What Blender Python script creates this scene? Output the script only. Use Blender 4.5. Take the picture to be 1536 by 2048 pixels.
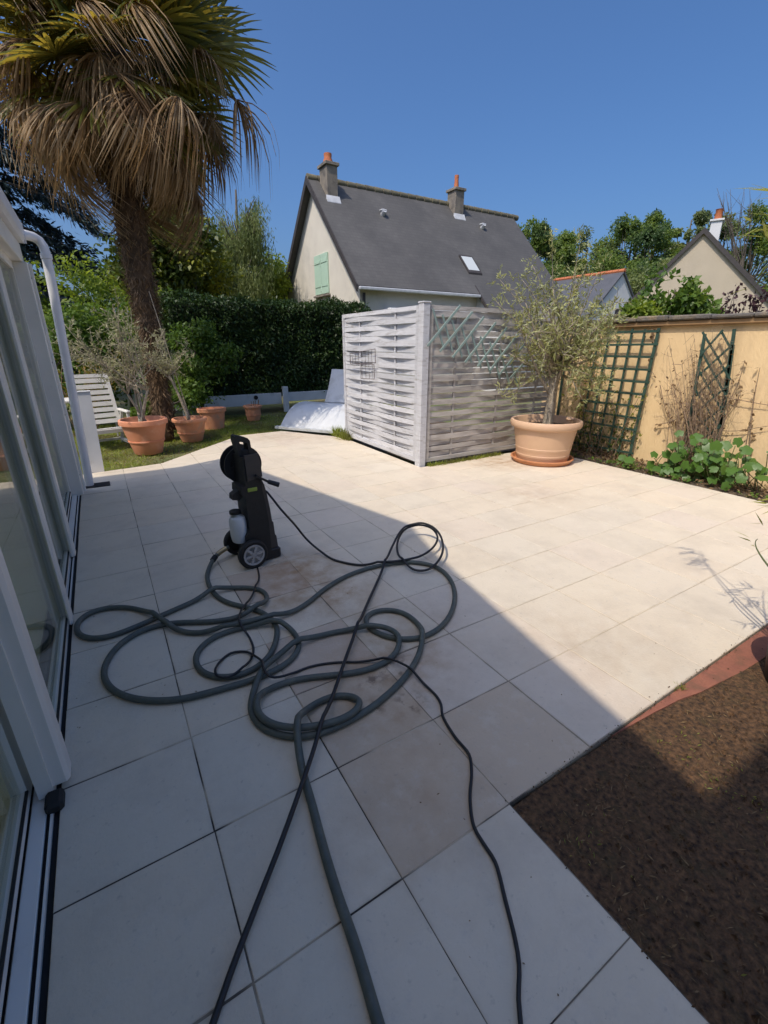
import bpy, math, random
import numpy as np
from mathutils import Vector, Matrix
R = math.radians
random.seed(7); rng = np.random.default_rng(7)
S = bpy.context.scene
for o in list(bpy.data.objects): bpy.data.objects.remove(o)
COL = S.collection

# ------------------------------------------------------------------ camera, sky, sun, exposure
F, CX, CY, HOR, VP = 896., 768., 1024., 690., 183.
PITCH = math.atan((CY-HOR)/F)
YAW = -math.atan((VP-CX)/(F/math.cos(PITCH)))
EYE = 1.66
cam = bpy.data.cameras.new('camera'); co = bpy.data.objects.new('camera', cam); COL.objects.link(co)
co.location = (0, 0, EYE); co.rotation_euler = (math.pi/2-PITCH, 0, -YAW)
cam.sensor_fit = 'VERTICAL'; cam.sensor_height = 36; cam.lens = 36*F/2048
cam.clip_start = .05; cam.clip_end = 2000
S.camera = co

SUN = np.array([-.62, -.22, 1.]); SUN /= np.linalg.norm(SUN)
W = bpy.data.worlds.new('World'); S.world = W; W.use_nodes = True
wn = W.node_tree.nodes; wl = W.node_tree.links
sky = wn.new('ShaderNodeTexSky'); sky.sky_type = 'NISHITA'; sky.sun_disc = False
sky.sun_elevation = math.asin(SUN[2]); sky.sun_rotation = math.atan2(SUN[0], SUN[1])
sky.air_density = .92; sky.dust_density = 5.2; sky.ozone_density = 9.5; sky.altitude = 60
hsv = wn.new('ShaderNodeHueSaturation'); hsv.inputs['Saturation'].default_value = 1.11; wl.new(sky.outputs[0], hsv.inputs['Color'])
wl.new(hsv.outputs[0], wn['Background'].inputs[0]); wn['Background'].inputs[1].default_value = .15
sl = bpy.data.lights.new('sun', 'SUN'); sl.energy = 3.0; sl.angle = R(.55); sl.color = (1, .90, .75)
so = bpy.data.objects.new('sun', sl); COL.objects.link(so)
so.rotation_euler = Vector(SUN).to_track_quat('Z', 'Y').to_euler()
S.view_settings.view_transform = 'Standard'; S.view_settings.look = 'None'
S.view_settings.exposure = .22; S.view_settings.gamma = 1; S.view_settings.use_curve_mapping = False
S.render.engine = 'CYCLES'; S.cycles.use_denoising = True; S.cycles.max_bounces = 8
S.cycles.transparent_max_bounces = 16; S.cycles.caustics_reflective = False; S.cycles.caustics_refractive = False

# ------------------------------------------------------------------ measuring helpers (photo pixel -> place)
_fh = np.array([math.sin(YAW), math.cos(YAW), 0]); _rt = np.array([math.cos(YAW), -math.sin(YAW), 0])
_fw = _fh*math.cos(PITCH)-np.array([0, 0, math.sin(PITCH)]); _up = _fh*math.sin(PITCH)+np.array([0, 0, math.cos(PITCH)])
_C = np.array([0, 0, EYE])
def ray(x, y): return _fw+_rt*(x-CX)/F-_up*(y-CY)/F
def gz(x, y, z=0.): r = ray(x, y); return _C+r*(z-EYE)/r[2]
def aty(x, y, Y): r = ray(x, y); return _C+r*Y/r[1]
def atx(x, y, X): r = ray(x, y); return _C+r*X/r[0]
def atd(x, y, D): r = ray(x, y); return _C+r*D/math.hypot(r[0], r[1])

# ------------------------------------------------------------------ mesh helpers
class MB:
    def __init__(s): s.v = []; s.f = []
    def add(s, v, f):
        n = len(s.v); s.v += [tuple(map(float, p)) for p in v]; s.f += [tuple(i+n for i in q) for q in f]; return s
    def box(s, x0, x1, y0, y1, z0, z1, b=0.):
        if b <= 0:
            v = [(x, y, z) for z in (z0, z1) for y in (y0, y1) for x in (x0, x1)]
            return s.add(v, [(0, 2, 3, 1), (4, 5, 7, 6), (0, 1, 5, 4), (2, 6, 7, 3), (0, 4, 6, 2), (1, 3, 7, 5)])
        b = min(b, (x1-x0)*.45, (y1-y0)*.45, (z1-z0)*.45)
        def ring(z, d): return [(x0+d, y0+b, z), (x0+b, y0+d, z), (x1-b, y0+d, z), (x1-d, y0+b, z), (x1-d, y1-b, z), (x1-b, y1-d, z), (x0+b, y1-d, z), (x0+d, y1-b, z)] if d == 0 else [(x0+b, y0+b, z), (x0+b, y0+b, z), (x1-b, y0+b, z), (x1-b, y0+b, z), (x1-b, y1-b, z), (x1-b, y1-b, z), (x0+b, y1-b, z), (x0+b, y1-b, z)]
        v = ring(z0, b)+ring(z0+b, 0)+ring(z1-b, 0)+ring(z1, b)
        f = [tuple(range(7, -1, -1)), tuple(range(24, 32))]
        for k in range(3):
            for i in range(8):
                j = (i+1) % 8; f.append((k*8+i, k*8+j, k*8+8+j, k*8+8+i))
        return s.add(v, f)
    def beam(s, a, b, w, h, up=(0, 0, 1)):
        a = np.array(a, float); b = np.array(b, float); d = b-a; d /= np.linalg.norm(d)
        u = np.array(up, float); r = np.cross(d, u); r /= np.linalg.norm(r); u = np.cross(r, d)
        v = [p+r*sx*w/2+u*sz*h/2 for p in (a, b) for sz in (-1, 1) for sx in (-1, 1)]
        return s.add(v, [(0, 1, 3, 2), (4, 6, 7, 5), (0, 4, 5, 1), (1, 5, 7, 3), (3, 7, 6, 2), (2, 6, 4, 0)])
    def tube(s, P, r, n=8, cap=True):
        P = np.array(P, float); m = len(P); r = np.full(m, r) if np.isscalar(r) else np.array(r, float)
        T = np.gradient(P, axis=0); T /= np.linalg.norm(T, axis=1)[:, None]+1e-12
        a = np.array([0, 0, 1.]) if abs(T[0][2]) < .9 else np.array([1., 0, 0])
        u = np.cross(T[0], a); u /= np.linalg.norm(u); V = []
        th = np.arange(n)*2*math.pi/n
        for i in range(m):
            u = u-T[i]*np.dot(u, T[i]); u /= np.linalg.norm(u)+1e-12; w = np.cross(T[i], u)
            V += list(P[i]+r[i]*(np.cos(th)[:, None]*u+np.sin(th)[:, None]*w))
        f = [(i*n+k, i*n+(k+1) % n, (i+1)*n+(k+1) % n, (i+1)*n+k) for i in range(m-1) for k in range(n)]
        if cap: f += [tuple(range(n-1, -1, -1)), tuple(range((m-1)*n, m*n))]
        return s.add(V, f)
    def lathe(s, prof, c=(0, 0, 0), n=32, axis='z', sx=1., sy=1., jit=0.):
        V = []
        for r_, z in prof:
            for k in range(n):
                a = 2*math.pi*k/n; x = r_*math.cos(a)*sx; y = r_*math.sin(a)*sy
                V.append((c[0]+x, c[1]+y, c[2]+z) if axis == 'z' else (c[0]+x, c[1]-z, c[2]+y) if axis == 'y' else (c[0]+z, c[1]+x, c[2]+y))
        m = len(prof)
        f = [(i*n+k, i*n+(k+1) % n, (i+1)*n+(k+1) % n, (i+1)*n+k) for i in range(m-1) for k in range(n)]
        if prof[0][0] > 1e-6: f.append(tuple(range(n-1, -1, -1)))
        if prof[-1][0] > 1e-6: f.append(tuple(range((m-1)*n, m*n)))
        return s.add(V, f)
    def prism(s, poly, t0, t1, plane='xz'):
        def P(a, b, t): return (a, t, b) if plane == 'xz' else (a, b, t) if plane == 'xy' else (t, a, b)
        n = len(poly); V = [P(a, b, t0) for a, b in poly]+[P(a, b, t1) for a, b in poly]
        return s.add(V, [tuple(range(n)), tuple(range(2*n-1, n-1, -1))]+[((i+1) % n, i, n+i, n+(i+1) % n) for i in range(n)])
    def shift(s, d):
        s.v = [(x+d[0], y+d[1], z+d[2]) for x, y, z in s.v]; return s

def bpy_mesh(name, v, f, mats, smooth=False):
    me = bpy.data.meshes.new(name); me.from_pydata(v, [], f)
    for m in (mats if isinstance(mats, (list, tuple)) else [mats]): me.materials.append(m)
    if smooth is not False:
        me.polygons.foreach_set('use_smooth', [True]*len(me.polygons))
        if smooth is not True: me.set_sharp_from_angle(angle=R(smooth))
    me.update(); return me
def fix_normals(me):
    import bmesh
    b = bmesh.new(); b.from_mesh(me); bmesh.ops.recalc_face_normals(b, faces=b.faces); b.to_mesh(me); b.free()
def link(name, me, parent=None, loc=None):
    o = bpy.data.objects.new(name, me); COL.objects.link(o)
    if parent: o.parent = parent
    if loc is not None: o.location = loc
    return o
def worldloc(o):
    p = Vector((0, 0, 0))
    while o: p = p+o.location; o = o.parent
    return p
def part(name, mb, m, parent=None, smooth=False, local=False, label=None):
    if parent and not local:
        l = worldloc(parent); mb.shift((-l[0], -l[1], -l[2]))
    me = bpy_mesh(name, mb.v, mb.f, m, smooth); fix_normals(me)
    if smooth not in (False, True): me.set_sharp_from_angle(angle=R(smooth))
    o = link(name, me, parent)
    if label: o['label'] = label
    return o
def tag(o, label, cat, group=None):
    o['label'] = label; o['category'] = cat
    if group: o['group'] = group
    return o
def thing(name, label, cat, loc=(0, 0, 0), group=None, rz=0.):
    o = bpy.data.objects.new(name, None); COL.objects.link(o); o.empty_display_size = .1
    o.location = loc; o.rotation_euler[2] = rz; return tag(o, label, cat, group)
def struct(name, mb, m, kind='structure', smooth=False):
    o = part(name, mb, m, None, smooth); o['kind'] = kind; return o

def leaves(name, C, D, N, L, Wd, m, fold=.0, parent=None, mid=.45):
    """rhombic leaf faces; C base points, D directions, N normals"""
    C = np.asarray(C, float); k = len(C)
    D = D/(np.linalg.norm(D, axis=1)[:, None]+1e-9); X = np.cross(D, N); X /= np.linalg.norm(X, axis=1)[:, None]+1e-9
    Nn = np.cross(X, D)
    L = np.broadcast_to(L, k)[:, None]; Wd = np.broadcast_to(Wd, k)[:, None]
    V = np.empty((k, 4, 3)); V[:, 0] = C; V[:, 1] = C+D*L*mid+X*Wd/2+Nn*Wd*fold; V[:, 2] = C+D*L-Nn*L*fold*.5; V[:, 3] = C+D*L*mid-X*Wd/2+Nn*Wd*fold
    if parent: V -= np.array(worldloc(parent))
    me = bpy.data.meshes.new(name)
    me.vertices.add(4*k); me.vertices.foreach_set('co', V.ravel())
    me.loops.add(4*k); me.loops.foreach_set('vertex_index', np.arange(4*k, dtype=np.int32))
    me.polygons.add(k); me.polygons.foreach_set('loop_start', np.arange(0, 4*k, 4, dtype=np.int32))
    me.polygons.foreach_set('loop_total', np.full(k, 4, dtype=np.int32))
    me.materials.append(m); me.update(calc_edges=True); me.validate()
    return link(name, me, parent)

# ------------------------------------------------------------------ materials
def newmat(name):
    m = bpy.data.materials.new(name); m.use_nodes = True; nt = m.node_tree; nt.nodes.clear()
    out = nt.nodes.new('ShaderNodeOutputMaterial'); return m, nt.nodes, nt.links, out
def mat(name, c1, c2=None, scale=6., rough=.6, bump=0., bscale=60., spec=.5, metal=0., detail=6., lo=.35, hi=.65, objrand=0., stretch=None, c3=None, s3=1.2, m3=(.55, .75)):
    m, n, l, out = newmat(name); b = n.new('ShaderNodeBsdfPrincipled'); l.new(b.outputs[0], out.inputs[0])
    b.inputs['Roughness'].default_value = rough; b.inputs['Metallic'].default_value = metal; b.inputs['Specular IOR Level'].default_value = spec
    tc = n.new('ShaderNodeNewGeometry'); vec = tc.outputs['Position']
    if stretch:
        mp = n.new('ShaderNodeMapping'); mp.inputs['Scale'].default_value = stretch; l.new(vec, mp.inputs[0]); vec = mp.outputs[0]
    col = None
    if c2 is None: b.inputs['Base Color'].default_value = (*c1, 1)
    else:
        t = n.new('ShaderNodeTexNoise'); t.inputs['Scale'].default_value = scale; t.inputs['Detail'].default_value = detail; l.new(vec, t.inputs['Vector'])
        rp = n.new('ShaderNodeMapRange'); rp.inputs[1].default_value = lo; rp.inputs[2].default_value = hi; l.new(t.outputs[0], rp.inputs[0])
        mx = n.new('ShaderNodeMix'); mx.data_type = 'RGBA'; mx.inputs[6].default_value = (*c1, 1); mx.inputs[7].default_value = (*c2, 1)
        l.new(rp.outputs[0], mx.inputs[0]); col = mx.outputs[2]
        if c3:
            t2 = n.new('ShaderNodeTexNoise'); t2.inputs['Scale'].default_value = s3; t2.inputs['Detail'].default_value = 8; t2.inputs['Roughness'].default_value = .65; l.new(vec, t2.inputs['Vector'])
            r2 = n.new('ShaderNodeMapRange'); r2.inputs[1].default_value = m3[0]; r2.inputs[2].default_value = m3[1]; l.new(t2.outputs[0], r2.inputs[0])
            m2 = n.new('ShaderNodeMix'); m2.data_type = 'RGBA'; l.new(col, m2.inputs[6]); m2.inputs[7].default_value = (*c3, 1); l.new(r2.outputs[0], m2.inputs[0]); col = m2.outputs[2]
        if objrand:
            oi = n.new('ShaderNodeObjectInfo'); mr = n.new('ShaderNodeMapRange'); mr.inputs[3].default_value = 1-objrand; mr.inputs[4].default_value = 1+objrand; l.new(oi.outputs['Random'], mr.inputs[0])
            hs = n.new('ShaderNodeHueSaturation'); l.new(col, hs.inputs['Color']); l.new(mr.outputs[0], hs.inputs['Value']); col = hs.outputs[0]
        l.new(col, b.inputs['Base Color'])
    if bump:
        t = n.new('ShaderNodeTexNoise'); t.inputs['Scale'].default_value = bscale; t.inputs['Detail'].default_value = 8; l.new(vec, t.inputs['Vector'])
        bp = n.new('ShaderNodeBump'); bp.inputs['Strength'].default_value = bump; bp.inputs['Distance'].default_value = .02; l.new(t.outputs[0], bp.inputs['Height']); l.new(bp.outputs[0], b.inputs['Normal'])
    return m
def leafmat(name, c1, c2, trans=.35, c3=None, rough=.45, spec=.35, nscale=1.5, tcol=None):
    m, n, l, out = newmat(name)
    g = n.new('ShaderNodeNewGeometry'); mx = n.new('ShaderNodeMix'); mx.data_type = 'RGBA'; mx.inputs[6].default_value = (*c1, 1); mx.inputs[7].default_value = (*c2, 1)
    l.new(g.outputs['Random Per Island'], mx.inputs[0]); col = mx.outputs[2]
    if c3:
        t = n.new('ShaderNodeTexNoise'); t.inputs['Scale'].default_value = nscale; t.inputs['Detail'].default_value = 3; l.new(g.outputs['Position'], t.inputs['Vector'])
        r = n.new('ShaderNodeMapRange'); r.inputs[1].default_value = .45; r.inputs[2].default_value = .65; l.new(t.outputs[0], r.inputs[0])
        m2 = n.new('ShaderNodeMix'); m2.data_type = 'RGBA'; l.new(col, m2.inputs[6]); m2.inputs[7].default_value = (*c3, 1); l.new(r.outputs[0], m2.inputs[0]); col = m2.outputs[2]
    b = n.new('ShaderNodeBsdfPrincipled'); b.inputs['Roughness'].default_value = rough; b.inputs['Specular IOR Level'].default_value = spec; l.new(col, b.inputs['Base Color'])
    tr = n.new('ShaderNodeBsdfTranslucent')
    hs = n.new('ShaderNodeHueSaturation'); hs.inputs['Hue'].default_value = .485; hs.inputs['Saturation'].default_value = 1.1; hs.inputs['Value'].default_value = 1.5; l.new(col, hs.inputs['Color'])
    if tcol: tr.inputs[0].default_value = (*tcol, 1)
    else: l.new(hs.outputs[0], tr.inputs[0])
    ms = n.new('ShaderNodeMixShader'); ms.inputs[0].default_value = trans; l.new(b.outputs[0], ms.inputs[1]); l.new(tr.outputs[0], ms.inputs[2]); l.new(ms.outputs[0], out.inputs[0])
    return m

def tile_material(warm=False):
    m, n, l, out = newmat('warm_stone_tile' if warm else 'stone_tile'); b = n.new('ShaderNodeBsdfPrincipled'); l.new(b.outputs[0], out.inputs[0])
    b.inputs['Roughness'].default_value = .62; b.inputs['Specular IOR Level'].default_value = .35
    g = n.new('ShaderNodeNewGeometry'); oi = n.new('ShaderNodeObjectInfo')
    cr = n.new('ShaderNodeValToRGB'); l.new(oi.outputs['Random'], cr.inputs[0])
    e = cr.color_ramp.elements; K = (.90, .84, .80) if warm else (1.06, 1.06, 1.06)
    e[0].color = (.60*K[0], .525*K[1], .415*K[2], 1); e[1].color = (.645*K[0], .555*K[1], .432*K[2], 1)
    for p, c in ((.3, (.63, .545, .425)), (.55, (.61, .54, .435)), (.8, (.635, .54, .415)), (.93, (.605, .52, .425))):
        q = e.new(p); q.color = (c[0]*K[0], c[1]*K[1], c[2]*K[2], 1)
    def noise(sc, det=6, ro=.6):
        t = n.new('ShaderNodeTexNoise'); t.inputs['Scale'].default_value = sc; t.inputs['Detail'].default_value = det; t.inputs['Roughness'].default_value = ro; l.new(g.outputs['Position'], t.inputs['Vector']); return t.outputs[0]
    def rng_(s, a, b_, c=0, d=1):
        r = n.new('ShaderNodeMapRange'); r.inputs[1].default_value = a; r.inputs[2].default_value = b_; r.inputs[3].default_value = c; r.inputs[4].default_value = d; l.new(s, r.inputs[0]); return r.outputs[0]
    def mul(a, b_):
        k = n.new('ShaderNodeMath'); k.operation = 'MULTIPLY'; l.new(a, k.inputs[0]); l.new(b_, k.inputs[1]); return k.outputs[0]
    def over(col, c, fac):
        x = n.new('ShaderNodeMix'); x.data_type = 'RGBA'; l.new(col, x.inputs[6]); x.inputs[7].default_value = (*c, 1); l.new(fac, x.inputs[0]); return x.outputs[2]
    def near(x, y, r0, r1):
        d = n.new('ShaderNodeVectorMath'); d.operation = 'DISTANCE'; l.new(g.outputs['Position'], d.inputs[0]); d.inputs[1].default_value = (x, y, 0); return rng_(d.outputs['Value'], r1, r0)
    c = cr.outputs[0]
    c = over(c, (.45, .385, .31), rng_(noise(2.2, 10, .7), .46, .74, 0, .55))
    c = over(c, (.72, .645, .54), rng_(noise(9, 9, .7), .52, .72, 0, .45))
    c = over(c, (.40, .37, .33), rng_(noise(18, 9, .75), .56, .74, 0, .4))
    c = over(c, (.36, .32, .27), rng_(noise(34, 5), .62, .73, 0, .5))
    c = over(c, (.30, .25, .20), rng_(noise(110, 3), .68, .76, 0, .5))
    st = noise(7, 7)
    for x, y, r0, r1, a in ((1.0, 1.62, .1, .55, .75), (1.05, 3.10, .1, .45, .95), (1.15, 2.6, .1, .5, .9), (.85, 2.75, .05, .4, .7), (.75, 1.0, .05, .5, .45), (1.3, 1.9, .1, .5, .5), (4.95, 4.75, .1, .6, .9), (3.0, 8.3, .2, 1.2, .4), (4.2, 3.4, .1, .8, .35), (2.2, 1.2, .1, .7, .3)):
        c = over(c, (.36, .225, .12), mul(near(x, y, r0, r1), rng_(st, .38, .68, a*.12, a)))
    sp = noise(13, 5)
    for x, y, r in ((1.02, 1.42, .11), (.93, 1.66, .1), (1.1, 1.7, .16), (.85, 1.5, .08)):
        c = over(c, (.13, .085, .06), mul(near(x, y, r*.3, r), rng_(sp, .5, .62, 0, .75)))
    tcx = n.new('ShaderNodeTexCoord'); sp3 = n.new('ShaderNodeSeparateXYZ'); l.new(tcx.outputs['Generated'], sp3.inputs[0])
    def ab(sk):
        k = n.new('ShaderNodeMath'); k.operation = 'SUBTRACT'; l.new(sk, k.inputs[0]); k.inputs[1].default_value = .5
        k2 = n.new('ShaderNodeMath'); k2.operation = 'ABSOLUTE'; l.new(k.outputs[0], k2.inputs[0]); return k2.outputs[0]
    mxe = n.new('ShaderNodeMath'); mxe.operation = 'MAXIMUM'; l.new(ab(sp3.outputs[0]), mxe.inputs[0]); l.new(ab(sp3.outputs[1]), mxe.inputs[1])
    c = over(c, (.30, .25, .185), mul(rng_(mxe.outputs[0], .47, .5), rng_(noise(6, 8, .7), .48, .74, 0, .45)))
    l.new(c, b.inputs['Base Color'])
    bp = n.new('ShaderNodeBump'); bp.inputs['Strength'].default_value = .5; bp.inputs['Distance'].default_value = .01
    ad = n.new('ShaderNodeMath'); ad.operation = 'ADD'; l.new(noise(5, 9, .62), ad.inputs[0]); l.new(mul(noise(80, 5), rng_(st, 0, 1, .25, .25)), ad.inputs[1])
    l.new(ad.outputs[0], bp.inputs['Height']); l.new(bp.outputs[0], b.inputs['Normal'])
    return m
def slate_material(name, c1, c2, bw, bh, rough):
    m = mat(name, c1, c2, .8, rough, .25, 30, c3=tuple(v*1.45 for v in c1), s3=.5, m3=(.5, .85)); n, l = m.node_tree.nodes, m.node_tree.links
    b = [q for q in n if q.type == 'BSDF_PRINCIPLED'][0]; src = b.inputs['Base Color'].links[0].from_socket
    g = n.new('ShaderNodeNewGeometry'); sx = n.new('ShaderNodeSeparateXYZ'); l.new(g.outputs['Position'], sx.inputs[0]); cb = n.new('ShaderNodeCombineXYZ'); l.new(sx.outputs[0], cb.inputs[0]); l.new(sx.outputs[2], cb.inputs[1])
    br = n.new('ShaderNodeTexBrick'); l.new(cb.outputs[0], br.inputs['Vector']); br.inputs['Scale'].default_value = 1; br.inputs['Brick Width'].default_value = bw; br.inputs['Row Height'].default_value = bh; br.inputs['Mortar Size'].default_value = .008
    br.inputs['Color1'].default_value = (.93, .93, .93, 1); br.inputs['Color2'].default_value = (1.05, 1.05, 1.04, 1); br.inputs['Mortar'].default_value = (.84, .84, .84, 1)
    x = n.new('ShaderNodeMix'); x.data_type = 'RGBA'; x.blend_type = 'MULTIPLY'; x.inputs[0].default_value = 1; l.new(src, x.inputs[6]); l.new(br.outputs[0], x.inputs[7]); l.new(x.outputs[2], b.inputs['Base Color'])
    return m
def joint_material():
    m = mat('joint_sand', (.52, .44, .33), (.30, .24, .17), 2.5, .95, .3, 120, lo=.45, hi=.7)
    n, l = m.node_tree.nodes, m.node_tree.links; b = [q for q in n if q.type == 'BSDF_PRINCIPLED'][0]
    src = b.inputs['Base Color'].links[0].from_socket; g = n.new('ShaderNodeNewGeometry'); sx = n.new('ShaderNodeSeparateXYZ'); l.new(g.outputs['Position'], sx.inputs[0])
    t = n.new('ShaderNodeTexNoise'); t.inputs['Scale'].default_value = 3; l.new(g.outputs['Position'], t.inputs['Vector'])
    r = n.new('ShaderNodeMapRange'); r.inputs[1].default_value = 2.3; r.inputs[2].default_value = .9; l.new(sx.outputs[0], r.inputs[0])
    r2 = n.new('ShaderNodeMapRange'); r2.inputs[1].default_value = .4; r2.inputs[2].default_value = .55; l.new(t.outputs[0], r2.inputs[0])
    k = n.new('ShaderNodeMath'); k.operation = 'MULTIPLY'; l.new(r.outputs[0], k.inputs[0]); l.new(r2.outputs[0], k.inputs[1])
    x = n.new('ShaderNodeMix'); x.data_type = 'RGBA'; l.new(src, x.inputs[6]); x.inputs[7].default_value = (.05, .042, .036, 1); l.new(k.outputs[0], x.inputs[0]); l.new(x.outputs[2], b.inputs['Base Color'])
    return m
def glass_material():
    m, n, l, out = newmat('window_glass'); t = n.new('ShaderNodeBsdfTransparent'); t.inputs[0].default_value = (.93, .95, .92, 1)
    g = n.new('ShaderNodeBsdfGlossy'); g.inputs['Roughness'].default_value = .01; fr = n.new('ShaderNodeFresnel'); gb = n.new('ShaderNodeNewGeometry'); io = n.new('ShaderNodeMapRange'); io.inputs[3].default_value = 1.5; io.inputs[4].default_value = 1/1.5; l.new(gb.outputs['Backfacing'], io.inputs[0]); l.new(io.outputs[0], fr.inputs[0])
    x = n.new('ShaderNodeMixShader'); l.new(fr.outputs[0], x.inputs[0]); l.new(t.outputs[0], x.inputs[1]); l.new(g.outputs[0], x.inputs[2]); l.new(x.outputs[0], out.inputs[0]); return m

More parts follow.
